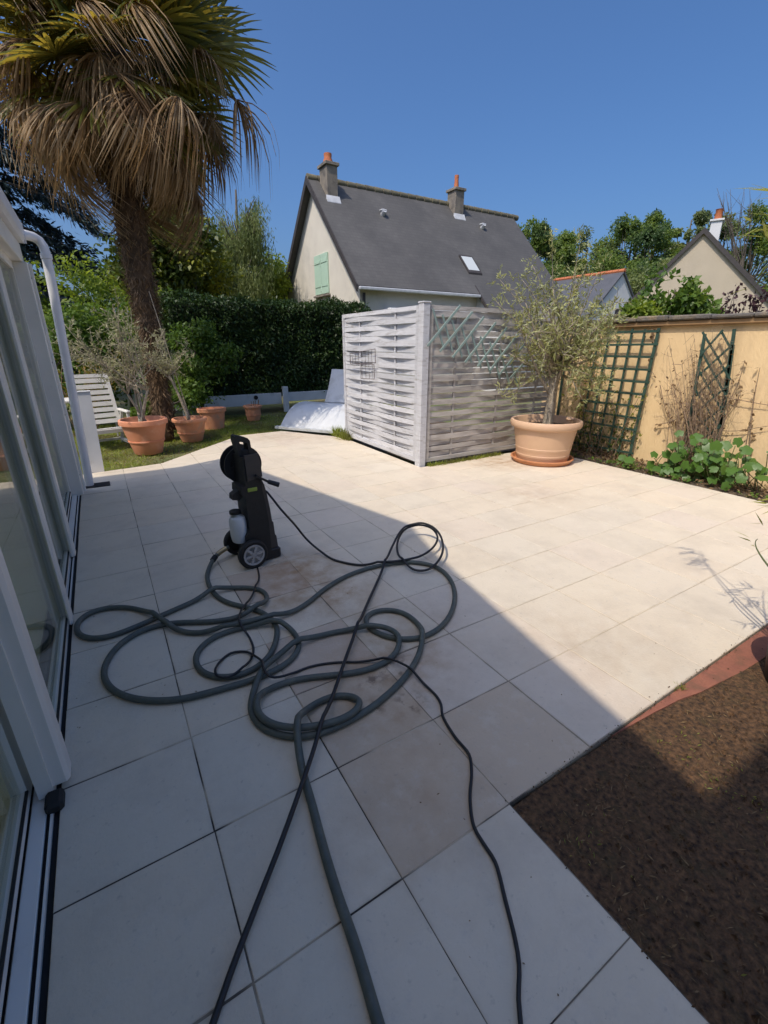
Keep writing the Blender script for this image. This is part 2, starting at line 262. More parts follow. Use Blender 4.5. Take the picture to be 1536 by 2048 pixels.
M = dict(
 tile=tile_material(), warmtile=tile_material(True), glass=glass_material(),
 joint=joint_material(),
 ground=mat('lawn_earth', (.10, .13, .035), (.15, .13, .055), 1.2, .95, .5, 20),
 soil=mat('garden_soil', (.028, .016, .009), (.19, .10, .046), 48., .95, 1., 90, c3=(.075, .055, .022), s3=14, m3=(.52, .8), lo=.3, hi=.72, detail=10),
 bedsoil=mat('bed_soil', (.055, .04, .028), (.12, .085, .055), 9., .95, 1., 30),
 edging=mat('terracotta_edging', (.30, .115, .07), (.24, .09, .06), 12, .85, .4, 60, c3=(.16, .09, .05), s3=6, m3=(.55, .8)),
 alu=mat('white_aluminium', (.74, .72, .67), (.68, .66, .61), 2., .38, .04, 30, spec=.4, c3=(.40, .39, .35), s3=3, m3=(.62, .85)),
 pvc=mat('white_pvc', (.70, .70, .72), (.63, .63, .64), 3., .4, .03, 40, c3=(.45, .43, .38), s3=4, m3=(.62, .85)),
 rubber=mat('black_rubber', (.012, .012, .012), rough=.7),
 dark=mat('dark_gap', (.01, .01, .011), rough=.9),
 added_curtain=mat('cream_added_curtain', (.76, .72, .50), (.72, .68, .46), 3., .9),
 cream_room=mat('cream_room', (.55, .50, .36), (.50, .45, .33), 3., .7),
 roomfloor=mat('room_floor', (.74, .68, .44), (.68, .62, .40), 4., .45),
 render=mat('house_render', (.68, .63, .54), (.62, .57, .49), 1.2, .9, .3, 90, c3=(.42, .40, .35), s3=.7, m3=(.52, .85)),
 ownwall=mat('own_house_wall', (.84, .74, .56), (.80, .70, .53), 1., .9),
 render2=mat('beige_render', (.47, .40, .30), (.44, .375, .28), 1., .9, .25, 90, c3=(.42, .36, .28), s3=.6),
 whitewall=mat('white_wall', (.62, .62, .62), (.56, .56, .57), 1., .85),
 slate=slate_material('slate_roof', (.086, .082, .079), (.072, .069, .067), .24, .115, .7),
 slate2=mat('blue_slate', (.085, .087, .10), (.07, .073, .085), 2, .6, .3, 20),
 barge=mat('dark_bargeboard', (.035, .03, .03), (.05, .042, .04), 8, .7),
 chim=mat('chimney_render', (.25, .215, .17), (.17, .15, .13), 4., .9, .4, 40, c3=(.08, .075, .07), s3=2.5, m3=(.5, .7)),
 lead=mat('zinc_flashing', (.55, .56, .58), (.42, .43, .45), 5, .45),
 orange=mat('orange_clay', (.50, .16, .06), (.42, .13, .06), 8, .8),
 ridge=mat('ridge_tile_clay', (.11, .10, .075), (.17, .15, .09), 6, .9, .5, 40, objrand=.2),
 shutter=mat('mint_shutter', (.44, .60, .47), (.41, .56, .44), 4, .6),
 ywall=mat('ochre_render', (.76, .555, .305), (.71, .51, .275), 1.6, .9, .35, 70, c3=(.56, .40, .23), s3=3.2, m3=(.48, .82), stretch=(1, 1, .28)),
 coping=mat('weathered_coping', (.16, .14, .12), (.09, .085, .08), 6, .95, .8, 30, c3=(.27, .20, .12), s3=4, m3=(.5, .7)),
 coping_shade=mat('coping_shade_brown', (.36, .22, .10), (.28, .17, .085), 3, .9, .3, 50),
 fpaint=mat('lavender_grey_paint', (.62, .62, .645), (.54, .54, .565), 9., .7, .35, 90, objrand=.12, c3=(.31, .285, .26), s3=7, m3=(.54, .76), stretch=(1, .5, 3.5)),
 fwood=mat('weathered_wood', (.52, .485, .455), (.36, .33, .305), 5., .85, .5, 60, objrand=.14, c3=(.55, .52, .49), s3=6, m3=(.5, .7), stretch=(.6, 1, 3.5)),
 trgreen=mat('pale_green_lattice', (.27, .36, .33), (.23, .31, .29), 9, .6),
 dgreen=mat('dark_green_trellis', (.022, .055, .042), (.035, .075, .055), 10, .55, objrand=.1, c3=(.10, .09, .06), s3=7, m3=(.6, .75)),
 terra=mat('terracotta', (.70, .285, .155), (.64, .25, .135), 5, .75, .15, 50, c3=(.74, .38, .25), s3=5, m3=(.52, .75)),
 terra2=mat('aged_terracotta', (.66, .29, .145), (.58, .24, .125), 6, .8, .3, 40, c3=(.45, .26, .17), s3=7, m3=(.5, .7)),
 plpot=mat('clay_plastic', (.63, .415, .265), (.60, .39, .25), 4, .55, .05, 60, c3=(.66, .43, .30), s3=4, m3=(.5, .8)),
 saucer=mat('orange_plastic', (.58, .26, .12), (.52, .22, .10), 6, .5, c3=(.30, .12, .06), s3=5, m3=(.55, .75)),
 potsoil=mat('pot_soil', (.07, .05, .035), (.15, .11, .07), 25, .95, .9, 60),
 plastic=mat('white_resin', (.68, .665, .63), (.63, .61, .57), 6, .5, .04, 40, c3=(.45, .43, .38), s3=6, m3=(.6, .8)),
 sheet=mat('pale_grey_sheet', (.60, .61, .62), (.53, .55, .57), 3, .4, .03, 5, c3=(.42, .42, .40), s3=2.5, m3=(.5, .7)),
 board=mat('white_board', (.55, .57, .58), (.48, .50, .50), 4, .6, .1, 40, c3=(.33, .34, .30), s3=4, m3=(.55, .8)),
 bark=mat('olive_bark', (.28, .23, .17), (.42, .36, .28), 18, .9, .8, 60, c3=(.12, .10, .075), s3=9),
 twig=mat('brown_twig', (.19, .125, .08), (.27, .19, .13), 20, .9),
 trunk=mat('tree_bark', (.075, .06, .045), (.12, .10, .08), 6, .9, .6, 30),
 palmtrunk=mat('palm_fibre_trunk', (.075, .045, .026), (.14, .09, .055), 14, .95, 1., 40, c3=(.045, .03, .02), s3=5, m3=(.45, .65)),
 fibre=leafmat('palm_fibre', (.09, .055, .03), (.20, .14, .09), .1, rough=.9, spec=.1),
 wblack=mat('black_plastic', (.010, .010, .011), (.015, .015, .016), 30, .55, .05, 200),
 wgrey=mat('charcoal_plastic', (.055, .047, .045), (.045, .04, .038), 20, .5, .08, 200),
 wrim=mat('silver_rim', (.42, .41, .40), (.36, .35, .34), 20, .4),
 bottle=mat('milky_bottle', (.58, .60, .62), (.54, .56, .58), 8, .4),
 lime=mat('lime_plastic', (.28, .36, .06), rough=.5),
 brass=mat('brass_fitting', (.38, .30, .17), rough=.4, metal=.7),
 hose=mat('grey_green_hose', (.085, .098, .085), (.068, .08, .07), 30, .55, .08, 150, c3=(.13, .14, .12), s3=10, m3=(.55, .75)),
 cord=mat('black_cord', (.013, .013, .015), rough=.5),
 wire=mat('rusty_wire', (.10, .075, .075), rough=.7),
 skl=mat('skylight_blind', (.52, .55, .55), rough=.3),
 # foliage
 Lhedge=leafmat('hedge_leaf', (.020, .042, .012), (.035, .07, .016), .22, c3=(.05, .09, .022), nscale=1.3),
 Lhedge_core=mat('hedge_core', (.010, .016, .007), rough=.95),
 Lbright=leafmat('bright_leaf', (.14, .21, .03), (.24, .30, .05), .48, c3=(.07, .13, .022), nscale=1.2),
 Llaurel=leafmat('laurel_leaf', (.06, .12, .02), (.10, .175, .032), .35, c3=(.14, .21, .04), nscale=1.6, rough=.45, spec=.3),
 Ldark=leafmat('dark_leaf', (.05, .08, .016), (.09, .125, .024), .38, c3=(.26, .27, .04), nscale=.9),
 Lwillow=leafmat('willow_leaf', (.18, .225, .08), (.24, .28, .11), .48, c3=(.10, .145, .045), nscale=.7),
 Lcedar=leafmat('cedar_needle', (.020, .036, .042), (.035, .058, .058), .08, spec=.2),
 Loak=leafmat('oak_leaf', (.11, .18, .038), (.20, .26, .06), .5, c3=(.08, .135, .055), nscale=.35),
 Loak2=leafmat('poplar_leaf', (.15, .195, .065), (.22, .25, .09), .48, c3=(.09, .13, .065), nscale=.35),
 Lolive=leafmat('olive_leaf', (.25, .28, .115), (.44, .455, .23), .3, c3=(.37, .37, .13), nscale=4, rough=.5, tcol=(.42, .40, .12)),
 Lolive2=leafmat('grey_olive_leaf', (.27, .27, .14), (.42, .41, .24), .3, rough=.5),
 Lyellow=leafmat('yellowing_leaf', (.25, .19, .03), (.34, .27, .05), .3),
 Lpalm=leafmat('palm_leaf', (.05, .078, .018), (.085, .11, .025), .40, rough=.4, tcol=(.50, .36, .045)),
 Lpalmdead=leafmat('dead_palm_leaf', (.29, .185, .09), (.54, .41, .26), .32, c3=(.17, .105, .055), nscale=2.5, rough=.7, spec=.15, tcol=(.38, .22, .08)),
 Lvine=leafmat('vine_leaf', (.06, .14, .022), (.10, .19, .035), .35, rough=.4, spec=.4),
 Lgrass=leafmat('grass_blade', (.18, .25, .04), (.33, .36, .08), .5, c3=(.15, .13, .05), nscale=1.5),
 Ldry=leafmat('dry_litter', (.16, .10, .05), (.26, .18, .10), .1, rough=.9, spec=.1),
 soilbit=leafmat('soil_crumb', (.05, .03, .018), (.12, .07, .035), .02, rough=.95, spec=.1),
 Lpurple=leafmat('purple_leaf', (.05, .022, .028), (.08, .035, .04), .25),
 Lbamboo=leafmat('bamboo_leaf', (.20, .24, .05), (.30, .30, .07), .35),
 petiole=mat('green_petiole', (.10, .12, .04), rough=.5),
)

# ================================================================== THE SETTING
ground = struct('ground', MB().add([(-300, -300, -.07), (300, -300, -.07), (300, 300, -.07), (-300, 300, -.07)], [(0, 1, 2, 3)]), M['ground'])

# ---- soil by the near terrace: an uneven sheet
def uneven(name, x0, x1, y0, y1, z, amp, step, m, seed, drop=None):
    nx = int((x1-x0)/step)+1; ny = int((y1-y0)/step)+1; r_ = np.random.default_rng(seed)
    X, Y = np.meshgrid(np.linspace(x0, x1, nx), np.linspace(y0, y1, ny)); Z = np.full_like(X, z)
    for k in range(14):
        fq = 2**(k*.36)*2.2; a = r_.uniform(0, 6.28); Z += amp*.5/(1+k*.3)*np.sin(fq*(X*math.cos(a)+Y*math.sin(a))+r_.uniform(0, 6.28))
    Z += r_.normal(0, amp*.22, X.shape)
    if drop is not None: Z = drop(X, Y, Z)
    v = np.stack([X, Y, Z], -1).reshape(-1, 3).tolist()
    f = [(j*nx+i, j*nx+i+1, (j+1)*nx+i+1, (j+1)*nx+i) for j in range(ny-1) for i in range(nx-1)]
    return struct(name, MB().add(v, f), m, smooth=True)
uneven('soil', 1.064, 5.2, -1.6, .786, -.019, .006, .028, M['soil'], 3)
uneven('planting_bed', 6.16, 7.1, -1.0, 5.1, -.012, .012, .05, M['bedsoil'], 5)
uneven('yard_behind_fence', 3.9, 6.7, 5.3, 11, -.03, .01, .25, M['bedsoil'], 6)
struct('terracotta_edging', MB().prism([(1.7, .788), (5.2, .788), (5.2, .66), (2.9, .665), (2.72, .675), (2.5, .70), (2.35, .715), (2.2, .745), (2.0, .765)], -.075, -.012, 'xy'), M['edging'])

_n = 9000; _r = np.random.default_rng(41); _P = np.c_[_r.uniform(1.07, 4.8, _n), _r.uniform(-1.0, .775, _n)]; _s = _r.gamma(1.4, .0035, _n).clip(.002, .02); mbc = MB()
for (x, y), q in zip(_P, _s):
    a = _r.uniform(0, 6.28, 4)*.2+np.arange(4)*1.57; k_ = q*_r.uniform(.6, 1.3, 4); mbc.add([(x+k_[i]*math.cos(a[i]), y+k_[i]*math.sin(a[i]), -.026) for i in range(4)]+[(x+_r.normal()*q*.2, y+_r.normal()*q*.2, -.016+q*_r.uniform(.3, 1.))], [(0, 1, 4), (1, 2, 4), (2, 3, 4), (3, 0, 4)])
struct('soil_clods', mbc, M['soil'], 'stuff')
# ---- terrace with every slab its own part
POLY = [(-.425, -1.9), (1.056, -1.9), (1.056, .795), (6.15, .795), (6.15, 4.35), (6.02, 5.1), (3.74, 5.1), (3.79, 7.72), (3.02, 8.98), (2.15, 8.94), (.58, 7.32), (-.425, 7.2)]
terr = MB().prism(POLY, -.08, -.0028, 'xy')
terrace = struct('terrace', terr, M['joint'])
def clip(poly, x0, x1, y0, y1):
    for ax, lim, sg in ((0, x0, 1), (0, x1, -1), (1, y0, 1), (1, y1, -1)):
        out = []
        for i in range(len(poly)):
            a, b = poly[i-1], poly[i]; da, db = (a[ax]-lim)*sg, (b[ax]-lim)*sg
            if da >= 0: 
                if not out or out[-1] != a: out.append(a)
            if (da >= 0) != (db >= 0):
                t = da/(da-db); out.append((a[0]+t*(b[0]-a[0]), a[1]+t*(b[1]-a[1])))
        poly = []
        for p in out:
            if not poly or math.hypot(p[0]-poly[-1][0], p[1]-poly[-1][1]) > 1e-4: poly.append(p)
        if len(poly) > 1 and math.hypot(poly[0][0]-poly[-1][0], poly[0][1]-poly[-1][1]) < 1e-4: poly.pop()
        if len(poly) < 3: return []
    return poly
def area(p): return .5*abs(sum(p[i-1][0]*p[i][1]-p[i][0]*p[i-1][1] for i in range(len(p))))
def slab(poly):
    n = len(poly); c = (sum(p[0] for p in poly)/n, sum(p[1] for p in poly)/n)
    b = .0022; V = []
    ins = []
    for p in poly:
        d = math.hypot(p[0]-c[0], p[1]-c[1])+1e-9; ins.append((p[0]-(p[0]-c[0])/d*b*1.4, p[1]-(p[1]-c[1])/d*b*1.4))
    V = [(x-c[0], y-c[1], -.03) for x, y in poly]+[(x-c[0], y-c[1], -b) for x, y in poly]+[(x-c[0], y-c[1], 0) for x, y in ins]
    f = [tuple(range(n-1, -1, -1)), tuple(range(2*n, 3*n))]
    for k in range(2): f += [(k*n+i, k*n+(i+1) % n, (k+1)*n+(i+1) % n, (k+1)*n+i) for i in range(n)]
    return V, f, c
full_mesh = None
TX0, TX, TY0, TY = .06, .4975, .795, .4865
for i in range(-2, 13):
    for j in range(-6, 18):
        gx, gy = random.choice((.0016, .002, .0026)), random.choice((.0022, .003, .0036))
        p = clip(POLY, TX0+i*TX+gx, TX0+(i+1)*TX-gx, TY0+j*TY+gy, TY0+(j+1)*TY-gy)
        if not p or area(p) < .004: continue
        V, f, c = slab(p); me = bpy_mesh('tile', V, f, M['warmtile' if (i, j) in ((1, 0), (1, 1), (1, 2), (2, 0), (1, 4)) else 'tile'])
        o = link('tile', me, terrace, (c[0]+random.uniform(-.0012, .0012), c[1]+random.uniform(-.0012, .0012), random.uniform(-.0012, .0012)))
        o.rotation_euler = (random.uniform(-.0016, .0016), random.uniform(-.0016, .0016), random.uniform(-.0022, .0022))

# ================================================================== OWN HOUSE (casts the shade) AND GLAZED VERANDA
house = thing('house', 'cream two storey family house behind the glazed veranda', 'house', (-4, 2, 0))
part('wall', MB().prism([(-1.4, 2.75), (5.7, 2.75), (5.7, 4.81), (2.0, 6.08), (1.4, 5.78), (-1.4, 4.9)], -9, -1.62, 'yz'), M['ownwall'], house)
part('roof', MB().prism([(-1.6, 4.88), (1.4, 5.84), (2.0, 6.14), (5.87, 4.78), (5.87, 4.89), (2.0, 6.26), (1.4, 5.95), (-1.6, 4.99)], -9.2, -1.52, 'yz'), M['slate'], house)
part('wing_wall', MB().box(-9.1, -.5, -7, -.91, -.05, 5.99), M['ownwall'], house)
part('wing_roof', MB().prism([(-7.1, 5.995), (-.91, 5.995), (-4.0, 7.6)], -9.2, -.5, 'yz'), M['slate'], house)
part('side_wall', MB().box(-9.05, -.56, -.9, .26, -.05, 2.75), M['ownwall'], house)
part('back_wall', MB().box(-9, -4.2, .27, 6.3, -.05, 2.75), M['cream_room'], house)

ver = thing('veranda', 'long white aluminium glazed veranda with sliding doors along the left of the terrace', 'veranda', (-.44, 3, 0))
part('floor', MB().box(-4.2, -.577, .27, 6.25, -.05, .005), M['roomfloor'], ver)
part('ceiling', MB().prism([(-4.2, 2.66), (-1.62, 2.66), (-1.62, 2.745), (-4.2, 2.745)], .27, 6.3, 'xz'), M['cream_room'], ver)
for k in range(7):
    y0 = .27+k*.8614; part('unseen_roof_pane', MB().prism([(-1.615, 2.72), (-.53, 2.635), (-.53, 2.645), (-1.615, 2.73)], y0+.032, y0+.83, 'xz'), M['glass'], ver)  # unseen roof, glazed to let sky light into the room
    part('rafter', MB().beam((-1.615, y0+.001, 2.70), (-.565, y0+.001, 2.615), .05, .06, (0, 0, 1)), M['alu'], ver)
part('end_wall', MB().box(-4.2, -.62, 6.2, 6.3, 0, 2.6), M['cream_room'], ver)
part('threshold', MB().box(-.575, -.4265, .27, 6.3, -.05, -.012), M['dark'], ver)
part('track', MB().box(-.454, -.446, .27, 6.18, -.012, .004), M['alu'], ver)
part('sill', MB().box(-.518, -.468, .27, 6.18, -.012, .003, .003), M['alu'], ver)
part('top_beam', MB().box(-.56, -.435, .27, 6.36, 2.44, 2.62, .006), M['alu'], ver)
part('gutter', MB().prism([(-.52, 2.63), (-.40, 2.63), (-.375, 2.67), (-.375, 2.80), (-.39, 2.80), (-.39, 2.68), (-.41, 2.65), (-.52, 2.65)], .27, 6.34, 'xz'), M['pvc'], ver)
part('gutter_end', MB().box(-.52, -.372, 6.341, 6.355, 2.625, 2.805), M['pvc'], ver)
part('corner_post', MB().box(-.53, -.40, 6.19, 6.33, -.02, 2.44, .008), M['alu'], ver)
part('corner_trim', MB().box(-.40, -.375, 6.30, 6.345, -.02, 2.44, .004), M['alu'], ver)
for z in (.22, .92, 1.48, 2.30): part('screw', MB().lathe([(.0065, 0), (.0065, .003), (.001, .004)], (-.3995, 6.255, z), 8, 'x'), M['rubber'], ver)
# sliding doors: (y0, y1, x centre)
def door(y0, y1, x, sw0, sw1, th=.05, face=None):
    xa, xb = x-th/2, x+th/2; O = [(y0, .018), (y1, .018), (y1, 2.44), (y0, 2.44)]; I = [(y0+sw0, .062), (y1-sw1, .062), (y1-sw1, 2.36), (y0+sw0, 2.36)]
    V = [(X, y, z) for X in (xa, xb) for L_ in (O, I) for y, z in L_]; f = []
    for i in range(4):
        j = (i+1) % 4; f += [(i, j, 4+j, 4+i), (8+i, 12+i, 12+j, 8+j), (i, 8+i, 8+j, j), (4+i, 4+j, 12+j, 12+i)]
    d = part('door', MB().add(V, f), M['alu'], ver)
    part('seal', MB().box(xb-.006, xb+.004, y0+sw0-.001, y0+sw0+.008, .062, 2.36), M['rubber'], d)
    part('seal', MB().box(xb-.006, xb+.004, y0+sw0+.0085, y1-sw1, .06, .068), M['rubber'], d)
    part('pane', MB().box(x-.006, x+.006, y0+sw0, y1-sw1, .064, 2.358), M['glass'], d)
    if face: part('stile_cover', MB().box(xb+.001, face, y1-sw1-.05, y1+.003, .012, 2.43, .012), M['alu'], d)
    n = 26; V = []
    for k in range(n+1):
        y = y0+sw0+(y1-y0-sw0-sw1)*k/n; o_ = .018*math.sin(k*1.7)+.008*math.sin(k*.6)
        V += [(-1.30+o_, y, .07), (-1.30+o_, y, 2.42), (-1.304+o_, y, 2.42), (-1.304+o_, y, .07)]
    part('added_curtain', MB().add(V, [(4*k+q, 4*k+(q+1) % 4, 4*k+4+(q+1) % 4, 4*k+4+q) for k in range(n) for q in range(4)]), M['added_curtain'], ver, smooth=40)  # pale cloth added behind the doors to brighten the room
door(4.20, 6.18, -.545, .06, .06)
door(3.08, 4.30, -.495, .06, .06, .05, -.430)
door(1.74, 3.16, -.4665, .10, .06, .05, -.418)
door(.28, 1.86, -.545, .06, .10, .05)
part('sliding_post', MB().box(-.49, -.385, 1.755, 1.855, .03, 2.43, .014), M['alu'], ver)
part('door_stop', MB().box(-.47, -.41, 1.665, 1.75, -.01, .04, .012), M['rubber'], ver)
# rain pipe
pp = [(-.41, 6.36, 2.70), (-.37, 6.42, 2.715), (-.31, 6.50, 2.715), (-.27, 6.52, 2.69), (-.245, 6.52, 2.64), (-.238, 6.52, 2.58), (-.25, 6.52, 2.2), (-.34, 6.52, -.0)]
dp = thing('rain_pipe', 'white plastic rainwater pipe bent out from the veranda gutter', 'drainpipe', (-.34, 6.52, 0))
part('pipe', MB().tube(pp, .047, 16), M['pvc'], dp, smooth=60)
part('collar', MB().lathe([(.048, 0), (.054, .003), (.054, .05), (.048, .053)], (-.2385, 6.52, 2.52), 20), M['pvc'], dp, smooth=40)
tag(part('floor_grate', MB().box(-.42, -.12, 6.40, 6.60, .0035, .012, .003), M['dark']), 'black slotted drain mat on the terrace at the foot of the rain pipe', 'drain')
gp = thing('gate_post', 'short white post with flat top at the grassy end of the terrace', 'post', (-.25, 7.23, 0))
part('post', MB().add(*(lambda b: (b.v, b.f))(MB().beam((-.25, 7.26, -.05), (-.21, 7.26, 1.08), .16, .07, (0, 1, 0)))), M['pvc'], gp)
part('cap', MB().box(-.295, -.125, 7.215, 7.305, 1.081, 1.095, .004), M['pvc'], gp)
part('hinge', MB().box(-.318, -.29, 7.24, 7.27, .5, .56, .003).box(-.318, -.295, 7.24, 7.27, .18, .24, .003), M['rubber'], gp)

# ================================================================== WOVEN FENCE
def woven(name, label, a, b, h, m, mframe, waves, nsl, amp, z0=.05):
    a = np.array(a, float); b = np.array(b, float); L = np.linalg.norm(b-a); d = (b-a)/L; nrm = np.array([d[1], -d[0]])
    t = thing(name, label, 'fence panel', (*(a+b)/2, 0), 'woven fence panels')
    def P(s, off, z): q = a+d*s+nrm*off; return (q[0], q[1], z)
    fw = .055
    part('frame_rail', MB().beam(P(fw, 0, h-fw/2), P(L-fw, 0, h-fw/2), .045, fw), mframe, t)
    part('frame_rail', MB().beam(P(fw, 0, z0+fw/2), P(L-fw, 0, z0+fw/2), .045, fw), mframe, t)
    for s in (fw/2, L-fw/2):
        part('frame_stile', MB().beam(P(s, 0, z0), P(s, 0, h), fw, .05, (nrm[0], nrm[1], 0)), mframe, t)
    for k in range(waves):
        s = fw+(L-2*fw)*(k+.5)/waves
        part('batten', MB().beam(P(s, 0, z0+fw), P(s, 0, h-fw), .035, .014, (nrm[0], nrm[1], 0)), m, t)
    zz0, zz1 = z0+fw, h-fw; p = (zz1-zz0)/nsl; NS = 6*waves
    for k in range(nsl):
        zc = zz0+p*(k+.5)+random.uniform(-.004, .004); hw = p*(.465 if waves == 2 else .425)+random.uniform(-.003, .003); sg = 1 if k % 2 else -1; tilt = random.uniform(-.010, .010); am = amp*random.uniform(.7, 1.15)
        V = []
        for i in range(NS+1):
            u = i/NS; off = sg*am*math.sin(math.pi*waves*u)
            # battens sit at the crests: the slat runs in front of one and behind the next
            s = fw*.7+(L-1.4*fw)*u; th = .004
            dz = tilt*(u-.5)
            V += [P(s, off-th, zc-hw+dz), P(s, off+th, zc-hw+dz), P(s, off+th, zc+hw+dz), P(s, off-th, zc+hw+dz)]
        f = [(i*4+q, i*4+(q+1) % 4, (i+1)*4+(q+1) % 4, (i+1)*4+q) for i in range(NS) for q in range(4)]+[(3, 2, 1, 0), (NS*4, NS*4+1, NS*4+2, NS*4+3)]
        part('slat', MB().add(V, f), m, t, smooth=30)
    return t
woven('woven_fence', 'lavender grey painted woven slat fence panel facing the house, with a wire rack on it', (3.83, 7.62), (3.775, 5.26), 2.15, M['fpaint'], M['fpaint'], 2, 26, .022)
woven('woven_fence', 'bare weathered grey woven slat fence panel behind the large potted olive', (3.86, 5.17), (6.55, 5.17), 2.15, M['fwood'], M['fwood'], 3, 24, .020)
cpost = thing('fence_post', 'square pale grey corner post where the two woven fence panels meet', 'post', (3.79, 5.19, 0))
part('post', MB().box(3.735, 3.85, 5.13, 5.245, -.02, 2.17, .008), M['fpaint'], cpost)
part('post_cap', MB().box(3.728, 3.857, 5.123, 5.252, 2.171, 2.19, .005), M['fpaint'], cpost)
# wire rack
wr = thing('wire_rack', 'small rusty wire rack hanging on the painted woven fence panel', 'rack', tuple(atx(725, 730, 3.73)))
def PX(x, y): return tuple(atx(x, y, 3.742))
fr = MB(); 
for a_, b_ in (((700, 707), (750, 698)), ((750, 698), (751, 726)), ((751, 726), (701, 728)), ((701, 728), (700, 707)), ((712, 728), (748, 729)), ((748, 729), (749, 757)), ((722, 727), (722, 757)), ((722, 757), (749, 758))):
    fr.tube([PX(*a_), PX(*b_)], .005, 6)
part('frame', fr, M['wire'], wr)
for k in range(7):
    x = 704+k*6.5; part('wire', MB().tube([PX(x, 706-k), PX(x+1, 727)], .003, 5), M['wire'], wr)
    if k < 4: part('wire', MB().tube([PX(724+k*7, 729), PX(725+k*7, 757)], .003, 5), M['wire'], wr)
# folding lattice on the bare panel
lat = thing('folding_lattice', 'pale green folding lattice hung slanting across the bare woven fence panel', 'trellis', tuple(aty(930, 680, 5.1)))
lo = [(855, 692), (880, 703), (905, 715), (930, 725), (955, 733), (980, 741), (998, 750), (1020, 757)]
hi = [(921, 611), (945, 624), (968, 634), (992, 645), (1014, 655), (1036, 668), (1048, 690), (1052, 722)]
for a_, b_ in zip(lo, hi):
    part('lattice_slat', MB().beam(aty(*a_, 5.085), aty(*b_, 5.085), .030, .012, (0, 1, 0)), M['trgreen'], lat)
for k in range(9):
    x0 = 866+k*19; y0 = 618+k*11
    part('lattice_slat', MB().beam(aty(x0, y0, 5.098), aty(x0+20, y0+74, 5.098), .026, .010, (0, 1, 0)), M['trgreen'], lat)

# ================================================================== OCHRE WALL
wall = thing('ochre_wall', 'ochre yellow rendered garden wall with weathered stone coping', 'wall', (6.9, 2, 0))
part('wall', MB().box(6.78, 7.05, -3.5, 5.6, -.1, 1.90), M['ywall'], wall)
part('coping_shade_band', MB().box(6.72, 7.11, -3.5, 5.62, 1.902, 1.965, .01), M['coping_shade'], wall)  # brown strip stands in for the shadow the coping casts on the wall
yy = -3.5
while yy < 5.6:
    ln = random.uniform(.42, .6); z1 = 2.03+random.uniform(-.012, .012)
    part('coping_stone', MB().box(6.68+random.uniform(-.008, .008), 7.15, yy+.003, min(yy+ln, 5.64)-.003, 1.967, z1, .016), M['coping'], wall); yy += ln
part('pier', MB().box(6.60, 6.775, 4.72, 5.02, -.05, 1.9, .01), M['ywall'], wall)
part('pier', MB().box(6.63, 6.775, 5.03, 5.22, -.05, 1.9, .01), M['ywall'], wall)

# square trellis
tr = thing('square_trellis', 'large dark green square trellis leaning on the ochre wall behind the olive', 'trellis', (6.66, 4.2, 0))
ya, yb = 3.72, 4.98
def TP(y, z): return (6.62+.10*z/1.9, y, z)
for k in range(8):
    y = ya+(yb-ya)*k/7+random.uniform(-.012, .012); z1 = 1.88 if k in (0, 2, 4, 7) else random.uniform(1.72, 1.88)
    part('upright_slat', MB().beam(TP(y, .08), TP(y+random.uniform(-.02, .02), z1), .030 if k else .042, .014, (1, 0, 0)), M['dgreen'], tr)
for k in range(11):
    z = .14+1.7*k/10; a_ = ya-.02 if k % 3 else ya-.05
    p0 = np.array(TP(a_, z))-np.array([.013, 0, 0]); p1 = np.array(TP(yb+.03, z+random.uniform(-.02, .02)))-np.array([.013, 0, 0])
    part('cross_slat', MB().beam(p0, p1, .030, .010, (1, 0, 0)), M['dgreen'], tr)
part('post', MB().beam((6.56, 5.05, 0), (6.56, 5.06, 1.78), .03, .03, (1, 0, 0)), M['dgreen'], tr)
# fan trellis
ft = thing('fan_trellis', 'narrow faded green diamond lattice trellis among dry stems on the ochre wall', 'trellis', (6.66, 2.9, .3))
def FP(x, y): return atx(x, y, 6.70)
for a_, b_ in (((1410, 668), (1372, 880)), ((1469, 658), (1437, 880)), ((1466, 690), (1440, 870))):
    part('side_slat', MB().beam(FP(*a_), FP(*b_), .035, .02, (1, 0, 0)), M['dgreen'], ft)
dg = [((1406, 664), (1462, 760)), ((1402, 700), (1455, 795)), ((1398, 740), (1450, 830)), ((1392, 780), (1444, 862)), ((1386, 820), (1438, 885)), ((1443, 662), (1464, 700)),
      ((1448, 660), (1402, 712)), ((1464, 692), (1398, 752)), ((1460, 730), (1394, 792)), ((1456, 772), (1390, 828)), ((1450, 812), (1384, 862)), ((1444, 850), (1400, 885))]
for k, (a_, b_) in enumerate(dg):
    q = np.array([-.012 if k < 6 else -.024, 0, 0]); part('diagonal_slat', MB().beam(FP(*a_)+q, FP(*b_)+q, .024, .010, (1, 0, 0)), M['dgreen'], ft)

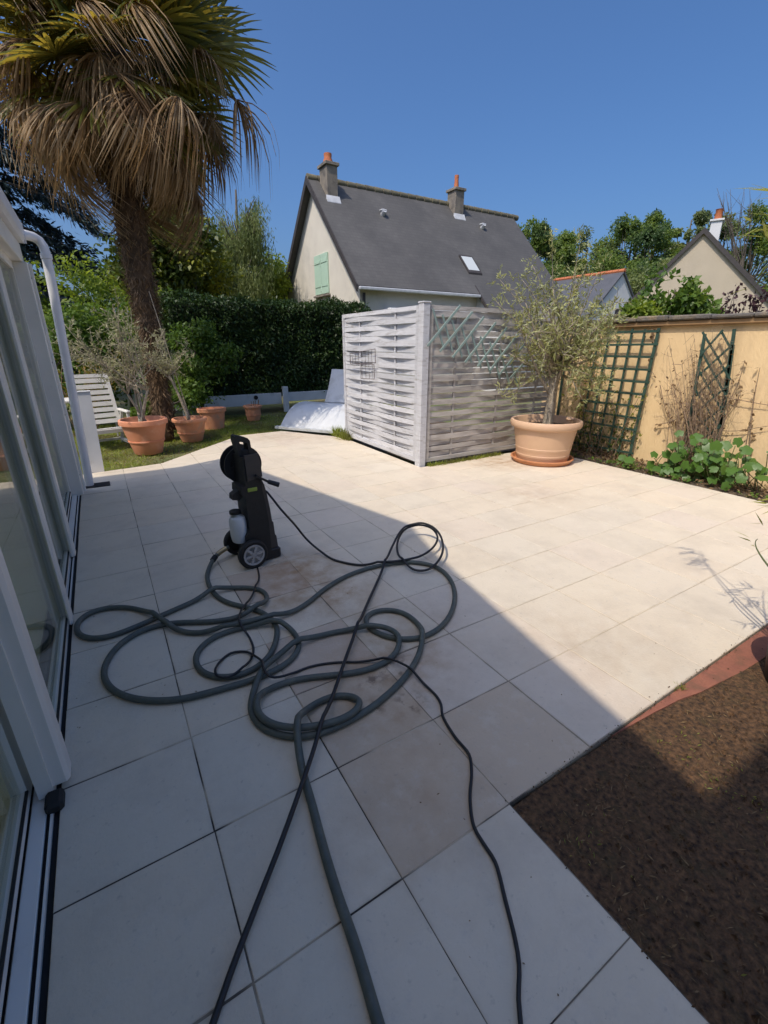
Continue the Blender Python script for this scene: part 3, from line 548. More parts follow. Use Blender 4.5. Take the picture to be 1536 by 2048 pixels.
# ================================================================== NEIGHBOUR HOUSES
H = thing('neighbour_house', 'cream gabled house with steep grey slate roof and two chimneys beyond the fence', 'house', (13, 18, 0))
XA, XB, YE, ZE, YR, ZR = 7.88, 18.2, 14.32, 3.5, 18.04, 7.38; SL = (ZR-ZE)/(YR-YE)
def RZ(y): return ZE+SL*(y-YE)
YF = 2*YR-YE
part('wall', MB().prism([(YE+.3, -.1), (YF-.3, -.1), (YF-.3, RZ(YE+.3)-.14), (YR, ZR-.14), (YE+.3, RZ(YE+.3)-.14)], XA+.12, XB-.15, 'yz'), M['render'], H)
def slope_roof(mb, x0, x1, y0, y1, t):  # front slope slab
    return mb.prism([(y0, RZ(y0)), (y1, RZ(y1)), (y1, RZ(y1)-t), (y0, RZ(y0)-t)], x0, x1, 'yz')
roof = part('roof', slope_roof(MB(), XA-.12, 13.12, YE, YR, .13).prism([(12.6, RZ(12.6)), (YR, ZR), (YR, ZR-.13), (12.6, RZ(12.6)-.13)], 13.122, XB, 'yz').prism([(YR+.001, ZR), (YF, ZE), (YF, ZE-.13), (YR+.001, ZR-.13)], XA-.12, XB, 'yz'), M['slate'], H)
part('bargeboard', MB().prism([(YE, RZ(YE)+.02), (YR, ZR+.02), (YF, ZE+.02), (YF, ZE-.24), (YR, ZR-.24), (YE, RZ(YE)-.2)], XA-.17, XA-.122, 'yz'), M['barge'], H)
part('bargeboard', MB().prism([(12.6, RZ(12.6)+.01), (YE+.3, RZ(YE+.3)+.01), (YE+.3, RZ(YE+.3)-.16), (12.6, RZ(12.6)-.16)], 13.06, 13.118, 'yz'), M['barge'], H)
part('side_wall', MB().prism([(12.8, -.1), (YE+.298, -.1), (YE+.298, RZ(YE+.3)-.17), (12.8, RZ(12.8)-.15)], 13.2, 18.0, 'yz'), M['whitewall'], H)
part('gutter', MB().box(XA-.1, 13.05, YE-.11, YE-.005, ZE-.14, ZE-.04, .02), M['lead'], H)
part('downpipe', MB().tube([(8.1, YE+.2, ZE-.2), (8.1, YE+.22, 0)], .05, 10), M['barge'], H)
part('awning_box', MB().box(8.9, 12.6, YE-.15, YE+.29, 2.62, 2.86, .03), M['sheet'], H)
x = XA-.12; k = 0
while x < XB:
    part('ridge_tile', MB().tube([(x, YR, ZR-.03), (x+.36, YR, ZR-.025)], [.13, .115], 10), M['ridge'], roof, smooth=50); x += .4
def chimney(x0, x1, y0, y1, zt, pots):
    c = part('chimney', MB().box(x0, x1, y0, y1, RZ(y0)-.2, zt, .01).box(x0-.06, x1+.06, y0-.06, y1+.06, zt+.001, zt+.10, .01), M['chim'], roof, label=None)
    part('flashing', MB().prism([(y0-.12, RZ(y0-.12)+.02), (y0-.003, RZ(y0)+.12), (y0-.003, RZ(y0)-.0), (y0-.12, RZ(y0-.12)-.0)], x0-.06, x1+.06, 'yz'), M['lead'], roof)
    for (px, r0, r1, h) in pots:
        part('chimney_pot', MB().lathe([(r0, 0), (r0*1.02, h*.3), (r1, h*.6), (r1*1.08, h*.8), (r1*1.08, h), (r1*.8, h), (r1*.75, h*.8)], ((x0+x1)/2+px, (y0+y1)/2, zt+.101), 14), M['orange'], roof, smooth=40)
chimney(8.2, 8.62, 17.28, 17.9, 7.62, [(0, .17, .13, .32)])
chimney(14.25, 14.72, 17.5, 18.05, 7.78, [(0, .10, .085, .5)])
sk = part('skylight', MB().prism([(15.05, RZ(15.05)+.07), (15.72, RZ(15.72)+.07), (15.72, RZ(15.72)-.0), (15.05, RZ(15.05)-.0)], 13.1, 13.8, 'yz'), M['barge'], roof)
part('pane', MB().prism([(15.14, RZ(15.14)+.078), (15.66, RZ(15.66)+.078), (15.66, RZ(15.66)+.071), (15.14, RZ(15.14)+.071)], 13.17, 13.73, 'yz'), M['skl'], roof)
for (x, y) in ((10.34, 17.), (15.53, 17.16)):
    part('roof_vent', MB().tube([(x, y+.1, RZ(y)-.1), (x, y-.12, RZ(y)+.12)], [.1, .1], 12).box(x-.13, x+.13, y-.13, y+.05, RZ(y)+.10, RZ(y)+.16, .02), M['lead'], roof)
for y0, y1 in ((16.98, 17.57), (17.59, 18.18)):
    s_ = part('shutter', MB().box(XA+.06, XA+.117, y0, y1, 3.5, 4.85, .006), M['shutter'], H)
    for z in (3.75, 4.55): part('shutter_bar', MB().box(XA+.045, XA+.059, y0+.04, y1-.04, z, z+.09), M['shutter'], s_)
part('window_sill', MB().box(XA+.0, XA+.118, 16.9, 18.26, 3.40, 3.47, .01), M['chim'], H)

GA = atx(1410, 455, 24.); gaz = R(24); gn = np.array([math.cos(gaz), math.sin(gaz), 0]); gt = np.array([-gn[1], gn[0], 0])
def on_gable(x, y):
    r = ray(x, y); t = np.dot(GA-_C, gn)/np.dot(r, gn); q = _C+r*t; return np.dot(q-GA, gt), q[2]
G = thing('beige_house', 'beige gable end house with dark verge and white chimney beyond the ochre wall', 'house', (GA[0], GA[1], 0), None, gaz)
(el_, zl_), (er_, zr_) = on_gable(1246, 614), on_gable(1536, 590); za = GA[2]
sl_ = (za-zl_)/el_; sr_ = (za-zr_)/-er_; hw_ = max(el_, -er_)+.3
zL, zR_ = za-sl_*hw_, za-sr_*hw_
part('wall', MB().prism([(hw_-.15, -.1), (-hw_+.15, -.1), (-hw_+.15, zR_+sr_*.15-.14), (0, za-.14), (hw_-.15, zL+sl_*.15-.14)], .14, 9, 'yz'), M['render2'], G, local=True)
rf = part('roof', MB().prism([(hw_, zL), (0, za), (-hw_, zR_), (-hw_, zR_-.16), (0, za-.16), (hw_, zL-.16)], .06, 9.2, 'yz'), M['slate2'], G, local=True)
part('bargeboard', MB().prism([(hw_, zL+.02), (0, za+.02), (-hw_, zR_+.02), (-hw_, zR_-.2), (0, za-.22), (hw_, zL-.2)], 0, .058, 'yz'), M['barge'], G, local=True)
ch = part('chimney', MB().box(.75, 1.45, -.58, -.16, za-1.0, za+.34, .01).box(.69, 1.51, -.64, -.10, za+.341, za+.42, .01), M['whitewall'], rf, local=True)
for q in (0, 1): part('chimney_pot', MB().lathe([(.15, 0), (.13, .36), (.16, .4), (.12, .4)], (.93+q*.34, -.37, za+.421), 12), M['orange'], rf, smooth=40, local=True)

D2 = 38.
hp = aty(1250, 541, D2*.62); K = thing('white_house', 'small white house with orange ridge and dormer between olive and beige gable', 'house', (hp[0], hp[1]+4, 0))
ax_, ay_, az_ = hp; hw = 3.6
part('wall', MB().prism([(ax_-hw, -.1), (ax_+hw, -.1), (ax_+hw, az_-3.4), (ax_, az_-.12), (ax_-hw, az_-3.4)], ay_+.15, ay_+11, 'xz'), M['whitewall'], K)
kr = part('roof', MB().prism([(ax_-hw-.3, az_-3.65), (ax_, az_), (ax_+hw+.3, az_-3.65), (ax_+hw+.3, az_-3.8), (ax_, az_-.15), (ax_-hw-.3, az_-3.8)], ay_, ay_+11.2, 'xz'), M['slate2'], K)
for k in range(22): part('ridge_tile', MB().tube([(ax_, ay_+.5*k, az_), (ax_, ay_+.5*k+.47, az_)], .15, 8), M['orange'], kr)
part('dormer', MB().prism([(ay_+4.3, az_-3.4), (ay_+6.1, az_-3.4), (ay_+6.1, az_-2.3), (ay_+5.2, az_-1.35), (ay_+4.3, az_-2.3)], ax_-3.3, ax_-1.2, 'yz'), M['render'], kr)
part('dormer_roof', MB().prism([(ay_+4.0, az_-2.5), (ay_+5.2, az_-1.2), (ay_+6.4, az_-2.5), (ay_+6.4, az_-2.6), (ay_+5.2, az_-1.32), (ay_+4.0, az_-2.6)], ax_-3.5, ax_-.9, 'yz'), M['slate2'], kr)
part('dormer_ridge', MB().tube([(ax_-3.5, ay_+5.2, az_-1.18), (ax_-.9, ay_+5.2, az_-1.18)], .12, 8), M['orange'], kr)
part('window', MB().box(ax_-.2, ax_+.5, ay_+.13, ay_+.149, az_-3.9, az_-2.7), M['barge'], K)

# ================================================================== FOLIAGE
def nz(P, seed, f):
    r_ = np.random.default_rng(seed); a = np.zeros(len(P))
    for k in range(6):
        d = r_.normal(size=3); d /= np.linalg.norm(d); a += np.sin((P@d)*f*(1+.5*k)+r_.uniform(0, 6.28))/(1+.4*k)
    return a/2.2
def crown_pts(blobs, n, seed, gap=-.2, f=2.5, shell=.55):
    r_ = np.random.default_rng(seed); B = np.array([np.r_[c, r] for c, r in blobs]); w = (B[:, 3:].prod(1))**(2/3); w /= w.sum()
    P = np.empty((0, 3)); N = np.empty((0, 3))
    while len(P) < n:
        i = r_.choice(len(B), n, p=w); d = r_.normal(size=(n, 3)); d /= np.linalg.norm(d, axis=1)[:, None]
        rad = (shell+(1.04-shell)*r_.random(n)**.7)*(1+.3*r_.random(n)*(r_.random(n) < .16)); p = B[i, :3]+d*B[i, 3:]*rad[:, None]
        k = nz(p, seed+1, f)+r_.normal(0, .25, n) > gap
        P = np.r_[P, p[k]]; N = np.r_[N, d[k]]
    return P[:n], N[:n], r_
def crown(name, blobs, n, L, Wd, m, seed, parent=None, gap=-.2, f=2.5, shell=.55, droop=.3, rand=.9):
    P, N, r_ = crown_pts(blobs, n, seed, gap, f, shell)
    D = r_.normal(size=P.shape)*.8+N*.5; D[:, 2] -= droop
    Nn = N+r_.normal(size=P.shape)*rand+np.array([0, 0, .5])
    s = r_.uniform(.65, 1.25, len(P))
    return leaves(name, P, D, Nn, L*s, Wd*s, m, .12, parent)
def sub_blobs(c, r, k, rs, seed, low=-.5):
    r_ = np.random.default_rng(seed); out = []
    while len(out) < k:
        d = r_.normal(size=3); d /= np.linalg.norm(d)
        if d[2] < low: continue
        q = r_.uniform(.45, .95); out.append((np.array(c)+d*np.array(r)*q, np.array([rs, rs, rs*.8])*r_.uniform(.5, 1.45)))
    return out
def curve(a, b, bend, k, r_):
    a = np.array(a, float); b = np.array(b, float); t = np.linspace(0, 1, k)[:, None]
    m = (a+b)/2+r_.normal(size=3)*bend; return (1-t)**2*a+2*t*(1-t)*m+t*t*b
def tree(name, label, base, c, r, k, rs, n, L, Wd, m, seed, group=None, tr=.18, gap=-.15, f=1.6, cat='tree', shell=.35, low=-.5, droop=.3, extra=()):
    t = thing(name, label, cat, (base[0], base[1], -.05), group); r_ = np.random.default_rng(seed)
    bl = sub_blobs(c, r, k, rs, seed, low)+list(extra)
    mb = MB(); top = np.array([c[0], c[1], c[2]+r[2]*.55]); mb.tube(curve((base[0], base[1], -.1), top, .12*tr*8, 9, r_), np.linspace(tr, tr*.25, 9), 8)
    part('trunk', mb, M['trunk'], t, smooth=True)
    lim = MB()
    for (bc, br) in bl:
        s = r_.uniform(.2, .75); st = np.array([base[0], base[1], 0])*(1-s)+top*s; lim.tube(curve(st, bc, .15*rs, 6, r_), np.linspace(tr*.38, tr*.1, 6), 5)
    part('limbs', lim, M['trunk'], t, smooth=True)
    crown('crown', bl, n, L, Wd, m, seed+3, t, gap, f, shell, droop)
    return t

# hedge
hd = thing('hedge', 'long clipped dark green hedge in front of the gabled house', 'hedge', (4.4, 12.6, 0))
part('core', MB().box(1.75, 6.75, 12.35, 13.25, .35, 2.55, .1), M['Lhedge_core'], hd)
def hedge_leaves(x0, x1, y0, y1, z0, z1, n, seed):
    r_ = np.random.default_rng(seed); P = []; N = []
    for (k, gen) in ((n*.62, 'f'), (n*.25, 't'), (n*.08, 'r'), (n*.05, 'l')):
        k = int(k); u, v, w = r_.random(k), r_.random(k), r_.normal(0, .05, k)
        if gen == 'f': p = np.c_[x0+(x1-x0)*u, y0-w, z0+(z1-z0)*v]; q = (0, -1, 0)
        elif gen == 't': p = np.c_[x0+(x1-x0)*u, y0+(y1-y0)*v, z1-.02+w]; q = (0, 0, 1)
        elif gen == 'r': p = np.c_[x1+w, y0+(y1-y0)*u, z0+(z1-z0)*v]; q = (1, 0, 0)
        else: p = np.c_[x0+w, y0+(y1-y0)*u, z0+(z1-z0)*v]; q = (-1, 0, 0)
        P.append(p); N.append(np.tile(q, (k, 1)))
    P = np.concatenate(P); N = np.concatenate(N).astype(float)
    P += N*(.09*nz(P, seed, 2.4)+.05*nz(P, seed+5, 7))[:, None]
    return P, N, r_
P, N, r_ = hedge_leaves(1.6, 6.9, 12.2, 13.4, .3, 2.66, 42000, 11)
lowc = P[:, 2] > .38+.12*nz(P*[1, 0, 0], 3, 6); P, N = P[lowc], N[lowc]
leaves('foliage', P, N*.5+r_.normal(size=P.shape)*.7-[0, 0, .35], N+r_.normal(size=P.shape)*.8+[0, 0, .4], r_.uniform(.04, .125, len(P)), r_.uniform(.022, .06, len(P)), M['Lhedge'], .12, hd)
# white boards below the hedge
wb = thing('low_board_fence', 'low white board rail standing below the dark hedge', 'board', (3.2, 12.0, 0))
part('board', MB().box(.9, 4.12, 12.02, 12.06, .17, .46, .006), M['board'], wb)
part('board', MB().box(4.30, 6.4, 12.0, 12.04, .22, .46, .006), M['board'], wb)
part('post', MB().box(4.135, 4.285, 11.93, 12.01, -.05, .62, .01), M['board'], wb)
part('post', MB().box(1.6, 1.68, 11.95, 12.018, -.05, .40, .01), M['board'], wb)
part('round_vent', MB().lathe([(.001, 0), (.055, .0), (.055, .02), (.001, .02)], (3.42, 12.02, .37), 16, 'y'), M['dark'], wb)
# shrubs on the left, in front of and above the hedge line
def shrub(label, c, r, n, L, Wd, m, seed, k=9, rs=None, group=None, gap=-.25, name='shrub', f=3.):
    rs = rs or .45*min(r[0], r[2])
    return tree(name, label, (c[0], c[1]), c, r, k, rs, n, L, Wd, m, seed, group, .05, gap, f, 'shrub', .3, -.9)
shrub('glossy green laurel shrub just right of the palm trunk', (2.0, 11.6, 1.35), (.75, .5, 1.15), 6500, .10, .05, M['Llaurel'], 21, 14, .42)
shrub('mixed green shrub mass left of the palm behind the white chair', (-.5, 12., 1.5), (1.3, .6, 1.2), 9500, .10, .05, M['Llaurel'], 22, 16, .55)
shrub('pale flowering bush above the white chair beside the rain pipe', (-2.0, 12.4, 1.7), (1.2, .7, 1.5), 9000, .11, .05, M['Lbright'], 23, 16, .55)
shrub('bright yellow green bush rising behind the palm trunk', (.6, 13.6, 2.2), (1.6, .7, 1.1), 9500, .11, .055, M['Lbright'], 24, 16, .6)
shrub('tall bright green bush between conifer and rain pipe', (-1.7, 14.6, 2.6), (1.0, .8, 1.5), 7500, .12, .06, M['Lbright'], 25, 14, .6)
shrub('low dark shrub in the shade behind the terracotta pots', (1.2, 10.6, .45), (.6, .3, .4), 2200, .09, .045, M['Llaurel'], 26, 8, .25)
# tall trees left
tree('broad_tree', 'dense dark tree with yellow green tips behind the hedge', (2.7, 17), (2.75, 17, 3.9), (1.7, 1.2, 2.0), 26, .8, 19000, .16, .09, M['Ldark'], 31, None, .16, -.2, 1.8)
def weeping(label, base, top, spread, n, seed, group):
    t = thing('weeping_tree', label, 'tree', (base[0], base[1], 0), group); r_ = np.random.default_rng(seed)
    mb = MB(); mb.tube(curve((base[0], base[1], -.1), (base[0], base[1], top), .2, 10, r_), np.linspace(.2, .03, 10), 8); part('trunk', mb, M['trunk'], t, smooth=True)
    lim = MB(); P = []
    for k in range(80):
        z = top*(.30+.63*r_.random()); a = r_.uniform(0, 6.28); rr = spread*(1.15-.75*z/top)*r_.uniform(.5, 1.1)
        e = np.array([base[0]+rr*math.cos(a), base[1]+rr*math.sin(a), z+r_.uniform(.1, .6)]); c = curve((base[0], base[1], z*.85), e, .15, 7, r_); lim.tube(c, np.linspace(.04, .012, 7), 5)
        for j in range(int(n/80/16)):
            q = c[r_.integers(2, 7)]+r_.normal(0, .16, 3); ln = r_.uniform(.4, 1.3)
            s = np.sort(r_.random(16))[:, None]; P.append(q+np.c_[r_.normal(0, .04, 16), r_.normal(0, .04, 16), -ln*s[:, 0]])
    part('limbs', lim, M['trunk'], t, smooth=True)
    P = np.concatenate(P); D = r_.normal(size=P.shape)*.35-[0, 0, 1]
    leaves('crown', P, D, r_.normal(size=P.shape), r_.uniform(.10, .2, len(P)), r_.uniform(.02, .035, len(P)), M['Lwillow'], .1, t)
weeping('tall wispy weeping tree directly left of the grey house roof', (5.55, 19.5), 7.0, 1.8, 40000, 41, 'weeping trees behind the hedge')
weeping('wispy weeping tree rising behind the dark broad tree', (3.7, 21), 7.4, 2.0, 40000, 42, 'weeping trees behind the hedge')
tree('broad_tree', 'small sunlit green tree squeezed between weeping tree and gable', (6.6, 21), (6.7, 21, 3.6), (1.1, .9, 1.7), 16, .6, 9000, .15, .08, M['Lbright'], 33, None, .1)
# conifer
def conifer(label, base, top, seed):
    t = thing('conifer', label, 'tree', (base[0], base[1], 0)); r_ = np.random.default_rng(seed)
    part('trunk', MB().tube([(base[0], base[1], -.1), (base[0], base[1], top)], [.32, .05], 10), M['trunk'], t, smooth=True)
    lim = MB(); P = []; D = []
    for k in range(92):
        z = 2.6+(top-3.2)*k/92; a = r_.uniform(0, 6.28) if k % 3 else r_.uniform(-.5, .5); ln = 5.0*(1-.85*z/top)*r_.uniform(.75, 1.15)
        d = np.array([math.cos(a), math.sin(a), 0]); s = np.linspace(0, 1, 9)[:, None]
        c = np.array([base[0], base[1], z])+d*ln*s+np.array([0, 0, 1.])*(.10*ln*np.sin(s*3.)-.30*ln*s**1.3)
        lim.tube(c, np.linspace(.05, .012, 9), 5); sd = np.cross(d, [0, 0, 1])
        for j in range(int(26+ln*16)):
            u = r_.uniform(.12, 1); q = c[0]*0+np.array([np.interp(u, s[:, 0], c[:, i]) for i in range(3)])
            side = r_.normal()*(.34*(1-u*.6)); sub = q+sd*side+np.array([0, 0, -.04-abs(side)*.35])
            m_ = 13; P.append(sub+r_.normal(size=(m_, 3))*[.10, .10, .05]); D.append(d*.7+r_.normal(size=(m_, 3))*.5-[0, 0, .55])
    part('limbs', lim, M['trunk'], t, smooth=True); P = np.concatenate(P); D = np.concatenate(D)
    leaves('crown', P, D, r_.normal(size=P.shape)*.6+[0, 0, 1], r_.uniform(.12, .26, len(P)), r_.uniform(.035, .07, len(P)), M['Lcedar'], .05, t)
conifer('dark blue green conifer with drooping layered branches behind the veranda', (-2.6, 18.5), 15.5, 51)

# far trees on the right
FT = 'tall trees behind the houses'
def far(label, px, ytop, wpx, D, m, seed, n=6500, nm='far_tree', k=16, aspect=1.25, gap=-.05):
    D *= 1.4; n = int(n*2.2)
    p = atd(px, ytop, D); rr = wpx/F*D/2*1.05; cz = p[2]-rr*aspect
    cz = max(cz, rr*.6)
    tree(nm, label, (p[0], p[1]), (p[0], p[1], cz), (rr, rr, rr*aspect), int(k*1.5), rr*.30, n, (.20*D/45), .13*D/45, m, seed, FT, .28, gap, 5.5/rr, 'tree', .12, -.9)
far('dense green tree just right of the grey roof slope', 1062, 440, 70, 42, M['Loak'], 61)
far('rounded green tree rising above the olive top', 1118, 450, 80, 46, M['Loak'], 62)
far('broad olive green tree between the rounded tree and the tall pair', 1182, 452, 105, 50, M['Loak2'], 63)
far('tall open tree with visible dark limbs, left one of the tall pair', 1275, 418, 95, 48, M['Loak'], 64, 6500, 'far_tree', 18, 1.5, .05)
far('tallest dense tree right beside the open limbed tree', 1328, 402, 75, 50, M['Loak'], 65, 6500, 'far_tree', 16, 1.8)
far('narrow upright tree standing left of the beige gable peak', 1392, 398, 55, 52, M['Loak2'], 66, 3800, 'far_tree', 12, 2.0, .1)
far('grey green tree behind the white chimney with bare twigs on top', 1462, 430, 90, 50, M['Loak2'], 67, 4200, 'far_tree', 14, 1.6, .2)
far('dark green tree at the right edge above the beige roof', 1530, 415, 110, 47, M['Loak'], 68, 7000, 'far_tree', 18, 1.3)
far('low dark tree filling in behind the white house roof', 1215, 510, 150, 44, M['Loak'], 69, 7500, 'far_tree', 18, .7, -.3)
far('low green tree between white house and beige gable', 1300, 520, 110, 40, M['Loak2'], 70, 6000, 'far_tree', 16, .8, -.3)
far('low green tree partly hidden by the grey roof end', 1085, 520, 110, 38, M['Loak'], 71, 6000, 'far_tree', 16, .9, -.3)
# bare branched tree behind the chimney
bt = thing('bare_tree', 'thin leafless tree with fine bare twigs behind the white chimney', 'tree', tuple(atd(1465, 600, 55)*[1, 1, 0]))
r_ = np.random.default_rng(5); b0 = atd(1465, 600, 55); mb = MB()
mb.tube([(b0[0], b0[1], -.1), (b0[0], b0[1], 9)], [.25, .12], 7)
for k in range(16):
    e = atd(1430+r_.uniform(0, 85), 375+r_.uniform(0, 60), 55); c = curve((b0[0], b0[1], r_.uniform(6, 9)), e, .6, 8, r_); mb.tube(c, np.linspace(.05, .012, 8), 5)
    for j in range(3):
        q = c[r_.integers(3, 7)]; mb.tube(curve(q, q+r_.normal(0, .9, 3)+[0, 0, 1.0], .2, 5, r_), np.linspace(.018, .006, 5), 4)
part('branches', mb, M['trunk'], bt, smooth=True)
# bushes beyond the wall
shrub('round leafy bush in front of the beige gable wall', tuple(atd(1345, 612, 13)), (.85, .6, .62), 4200, .14, .09, M['Llaurel'], 81, 14, .34, None, -.2)
q = atd(1345, 612, 13)
shrub('small light green bush low on the left of the round leafy bush', tuple(atd(1285, 628, 12.4)), (.45, .4, .28), 1500, .12, .07, M['Lbright'], 82, 8, .2)
pb = tuple(atd(1488, 622, 11.5)); t = thing('purple_shrub', 'sparse purple leaved shrub sticking up over the right of the wall', 'shrub', (pb[0], pb[1], 0))
r_ = np.random.default_rng(83); mb = MB(); P = []; N_ = []
for k in range(13):
    e = atd(1488+r_.uniform(-48, 42), 585+r_.uniform(0, 40)+abs(r_.normal())*6, 11.5); c = curve((pb[0]+r_.normal()*.05, pb[1], 0), e, .15, 9, r_); mb.tube(c, np.linspace(.015, .005, 9), 5)
    P.append(c[r_.integers(6, 9, 34)]+r_.normal(0, .07, (34, 3)))
part('stems', mb, M['trunk'], t, smooth=True); P = np.concatenate(P); leaves('foliage', P, r_.normal(size=P.shape), r_.normal(size=P.shape), .09, .055, M['Lpurple'], .1, t)

# ------------------------------------------------------------------ palm
PB = np.array([.87, 9.5, 0]); PT = np.array([1.0, 9.5, 5.95])
palm = thing('palm_tree', 'tall fan palm with shaggy skirt of dead fronds behind the terracotta pots', 'palm tree', tuple(PB))
r_ = np.random.default_rng(90)
zs = np.linspace(-.05, 5.9, 46); cx = PB[0]+(PT[0]-PB[0])*zs/5.9+.03*np.sin(zs*1.3); rad = np.interp(zs, [0, .5, 1.6, 2.6, 3.6, 4.4, 5.9], [.18, .155, .165, .195, .225, .245, .22])*(1+.05*np.sin(zs*19))
mb = MB(); mb.tube(np.c_[cx, np.full_like(zs, 9.5), zs], rad, 18)
mb.v = [(x+r_.normal(0, .008), y+r_.normal(0, .008), z) for x, y, z in mb.v]
part('trunk', mb, M['palmtrunk'], palm, smooth=True)
k = 7000; z = r_.uniform(.1, 4.9, k); a = r_.uniform(0, 6.28, k); rr = np.interp(z, zs, rad)*.97; px_ = np.interp(z, zs, cx)
Nn = np.c_[np.cos(a), np.sin(a), np.zeros(k)]; P = np.c_[px_, np.full(k, 9.5), z]+Nn*rr[:, None]
o = leaves('trunk_fibre', P, Nn*r_.uniform(.15, .7, k)[:, None]+np.c_[r_.normal(0, .5, k), r_.normal(0, .5, k), np.where(r_.random(k) < .7, -1., .6)], Nn+r_.normal(size=(k, 3))*.5, r_.uniform(.06, .2, k), r_.uniform(.008, .022, k), M['fibre'], .0, palm); o['kind'] = 'stuff'
def fan(seed, dead):
    r_ = np.random.default_rng(seed); V = []; f = []
    nseg = 40 if not dead else 36; spread = R(290) if not dead else R(r_.uniform(150, 230)); Rr = r_.uniform(.80, .95)
    pet = r_.uniform(.75, 1.0) if not dead else r_.uniform(.75, 1.15)
    # petiole along +x, fan opens beyond its end; local z up
    for i in range(6):
        s = i/5; zc = .10*s*s*pet*(-1 if not dead else -2.2); w = .018*(1-.4*s)
        for sx in (-1, 1): V.append((s*pet, sx*w, zc))
        V.append((s*pet, 0, zc-w*1.1))
    for i in range(5):
        for q in range(3): f.append((i*3+q, i*3+(q+1) % 3, (i+1)*3+(q+1) % 3, (i+1)*3+q))
    hub = np.array([pet, 0, V[-2][2]])
    for k in range(nseg):
        th = (k/(nseg-1)-.5)*spread+r_.normal(0, .02); Ln = Rr*(.72+.28*math.cos(th*.5))*r_.uniform(.9, 1.05)
        if dead: th *= r_.uniform(.5, 1.); Ln *= r_.uniform(.8, 1.3)
        dr = np.array([math.cos(th), math.sin(th), 0]); sd = np.array([-dr[1], dr[0], 0]); n0 = len(V)
        M_ = 6; pth = hub.copy(); ang = (.10+r_.normal(0, .03)) if not dead else r_.uniform(-.5, -.1); tw = r_.normal(0, .1) if not dead else r_.normal(0, .7)
        for i in range(M_):
            s = i/(M_-1); wd = .5*Rr*spread/nseg*1.05 * min(s, .52) * (1 if s < .55 else (1-(s-.55)/.47)**.8) if not dead else .0105*math.sin(min(1, s+.12)*math.pi)**.6
            wd = max(wd, .0012)
            fold = .35*wd
            up = np.array([0, 0, 1.]); sdr = sd*math.cos(tw)+up*math.sin(tw)
            V += [tuple(pth-sdr*wd-up*fold), tuple(pth+up*fold), tuple(pth+sdr*wd-up*fold)]
            step = Ln/(M_-1); ang += (-.045-.16*s*s if not dead else -r_.uniform(.22, .5)); ang = max(ang, -1.5)
            pth = pth+(dr*math.cos(ang)+up*math.sin(ang))*step
        for i in range(M_-1):
            a0 = n0+i*3; f += [(a0, a0+1, a0+4, a0+3), (a0+1, a0+2, a0+5, a0+4)]
    return bpy_mesh('dead_frond' if dead else 'frond', V, f, M['Lpalmdead' if dead else 'Lpalm'])
GF = [fan(200+i, False) for i in range(6)]; DF = [fan(300+i, True) for i in range(8)]
def place_frond(me, name, z, az, el, roll, out=.1, s=1.):
    o = link(name, me, palm); o.location = (np.interp(z, zs, cx)-PB[0]+out*math.cos(az), out*math.sin(az), z)
    o.rotation_euler = (Matrix.Rotation(az, 3, 'Z') @ Matrix.Rotation(-el, 3, 'Y') @ Matrix.Rotation(roll, 3, 'X')).to_euler(); o.scale = (s, s, s)
ga_ = 2.39996
for k in range(58):
    u = k/57; el = R(80)-u*R(122); z = 6.25-.75*u; place_frond(GF[k % 6], 'frond', z, k*ga_+.4, el, random.uniform(-.5, .5), .1, random.uniform(.95, 1.15))
for k in range(118):
    u = k/117; el = R(-4)-u*R(28)+random.uniform(-.42, .34); place_frond(DF[k % 8], 'dead_frond', 5.78-.75*u, k*ga_*1.03, el, random.uniform(-.9, .9), .2, random.uniform(.72, 1.4)*(1.05-.2*u))

for az, el, roll, sc in ((-.25, .12, 1.15, 1.3), (-.7, -.22, .9, 1.15), (-.1, .45, 1.3, 1.2), (-1.2, .05, .6, 1.15), (-2.4, .1, -.7, 1.2), (-2.9, .35, -1.0, 1.25)):
    place_frond(GF[int(sc*100) % 6], 'frond', 6.0, az, el, roll, .1, sc)
# ------------------------------------------------------------------ pots and olives
def pot_profile(r0, r1, h, rim, th=.022):
    return [(r0*.96, 0), (r0, .012), (r0+(r1-r0)*.34, h*.36), (r0+(r1-r0)*.34+.012, h*.365), (r0+(r1-r0)*.36+.012, h*.40), (r0+(r1-r0)*.37, h*.405), (r1-.03, h-rim), (r1, h-rim+.004), (r1+.004, h-rim*.5), (r1, h-.006), (r1-.012, h), (r1-th-.012, h), (r1-th-.02, h-.02), (r1-th-.045, h-.09)]
def pot(name, label, c, r0, r1, h, rim, m, soil=True, prof=None, group=None):
    t = thing(name, label, 'plant pot', c, group)
    part('pot', MB().lathe(prof or pot_profile(r0, r1, h, rim), c, 48), m, t, smooth=35)
    part('soil', MB().lathe([(.001, h-.075), (r1*.5, h-.068), (r1-.055, h-.085)], c, 24), M['potsoil'], t, smooth=True)
    return t
POTS = 'terracotta pots on the grass'
pot('terracotta_pot', 'largest orange terracotta pot holding a many stemmed olive beside the white chair', (.50, 8.42, -.045), .215, .365, .57, .085, M['terra'], group=POTS)
pot('terracotta_pot', 'aged squat terracotta pot holding a staked olive in front of the palm', (1.31, 9.12, -.045), .19, .305, .43, .06, M['terra2'], group=POTS)
t = thing('terracotta_trough', 'rounded terracotta trough standing behind the staked olive pot', 'plant pot', (1.95, 10.3, -.05))
part('trough', MB().lathe([(.22, 0), (.27, .36), (.30, .365), (.305, .44), (.27, .445), (.255, .38)], (1.95, 10.3, -.05), 32, 'z', 1., .7), M['terra2'], t, smooth=35)
part('soil', MB().lathe([(.001, .385), (.25, .37)], (1.95, 10.3, -.05), 20, 'z', 1., .7), M['potsoil'], t)
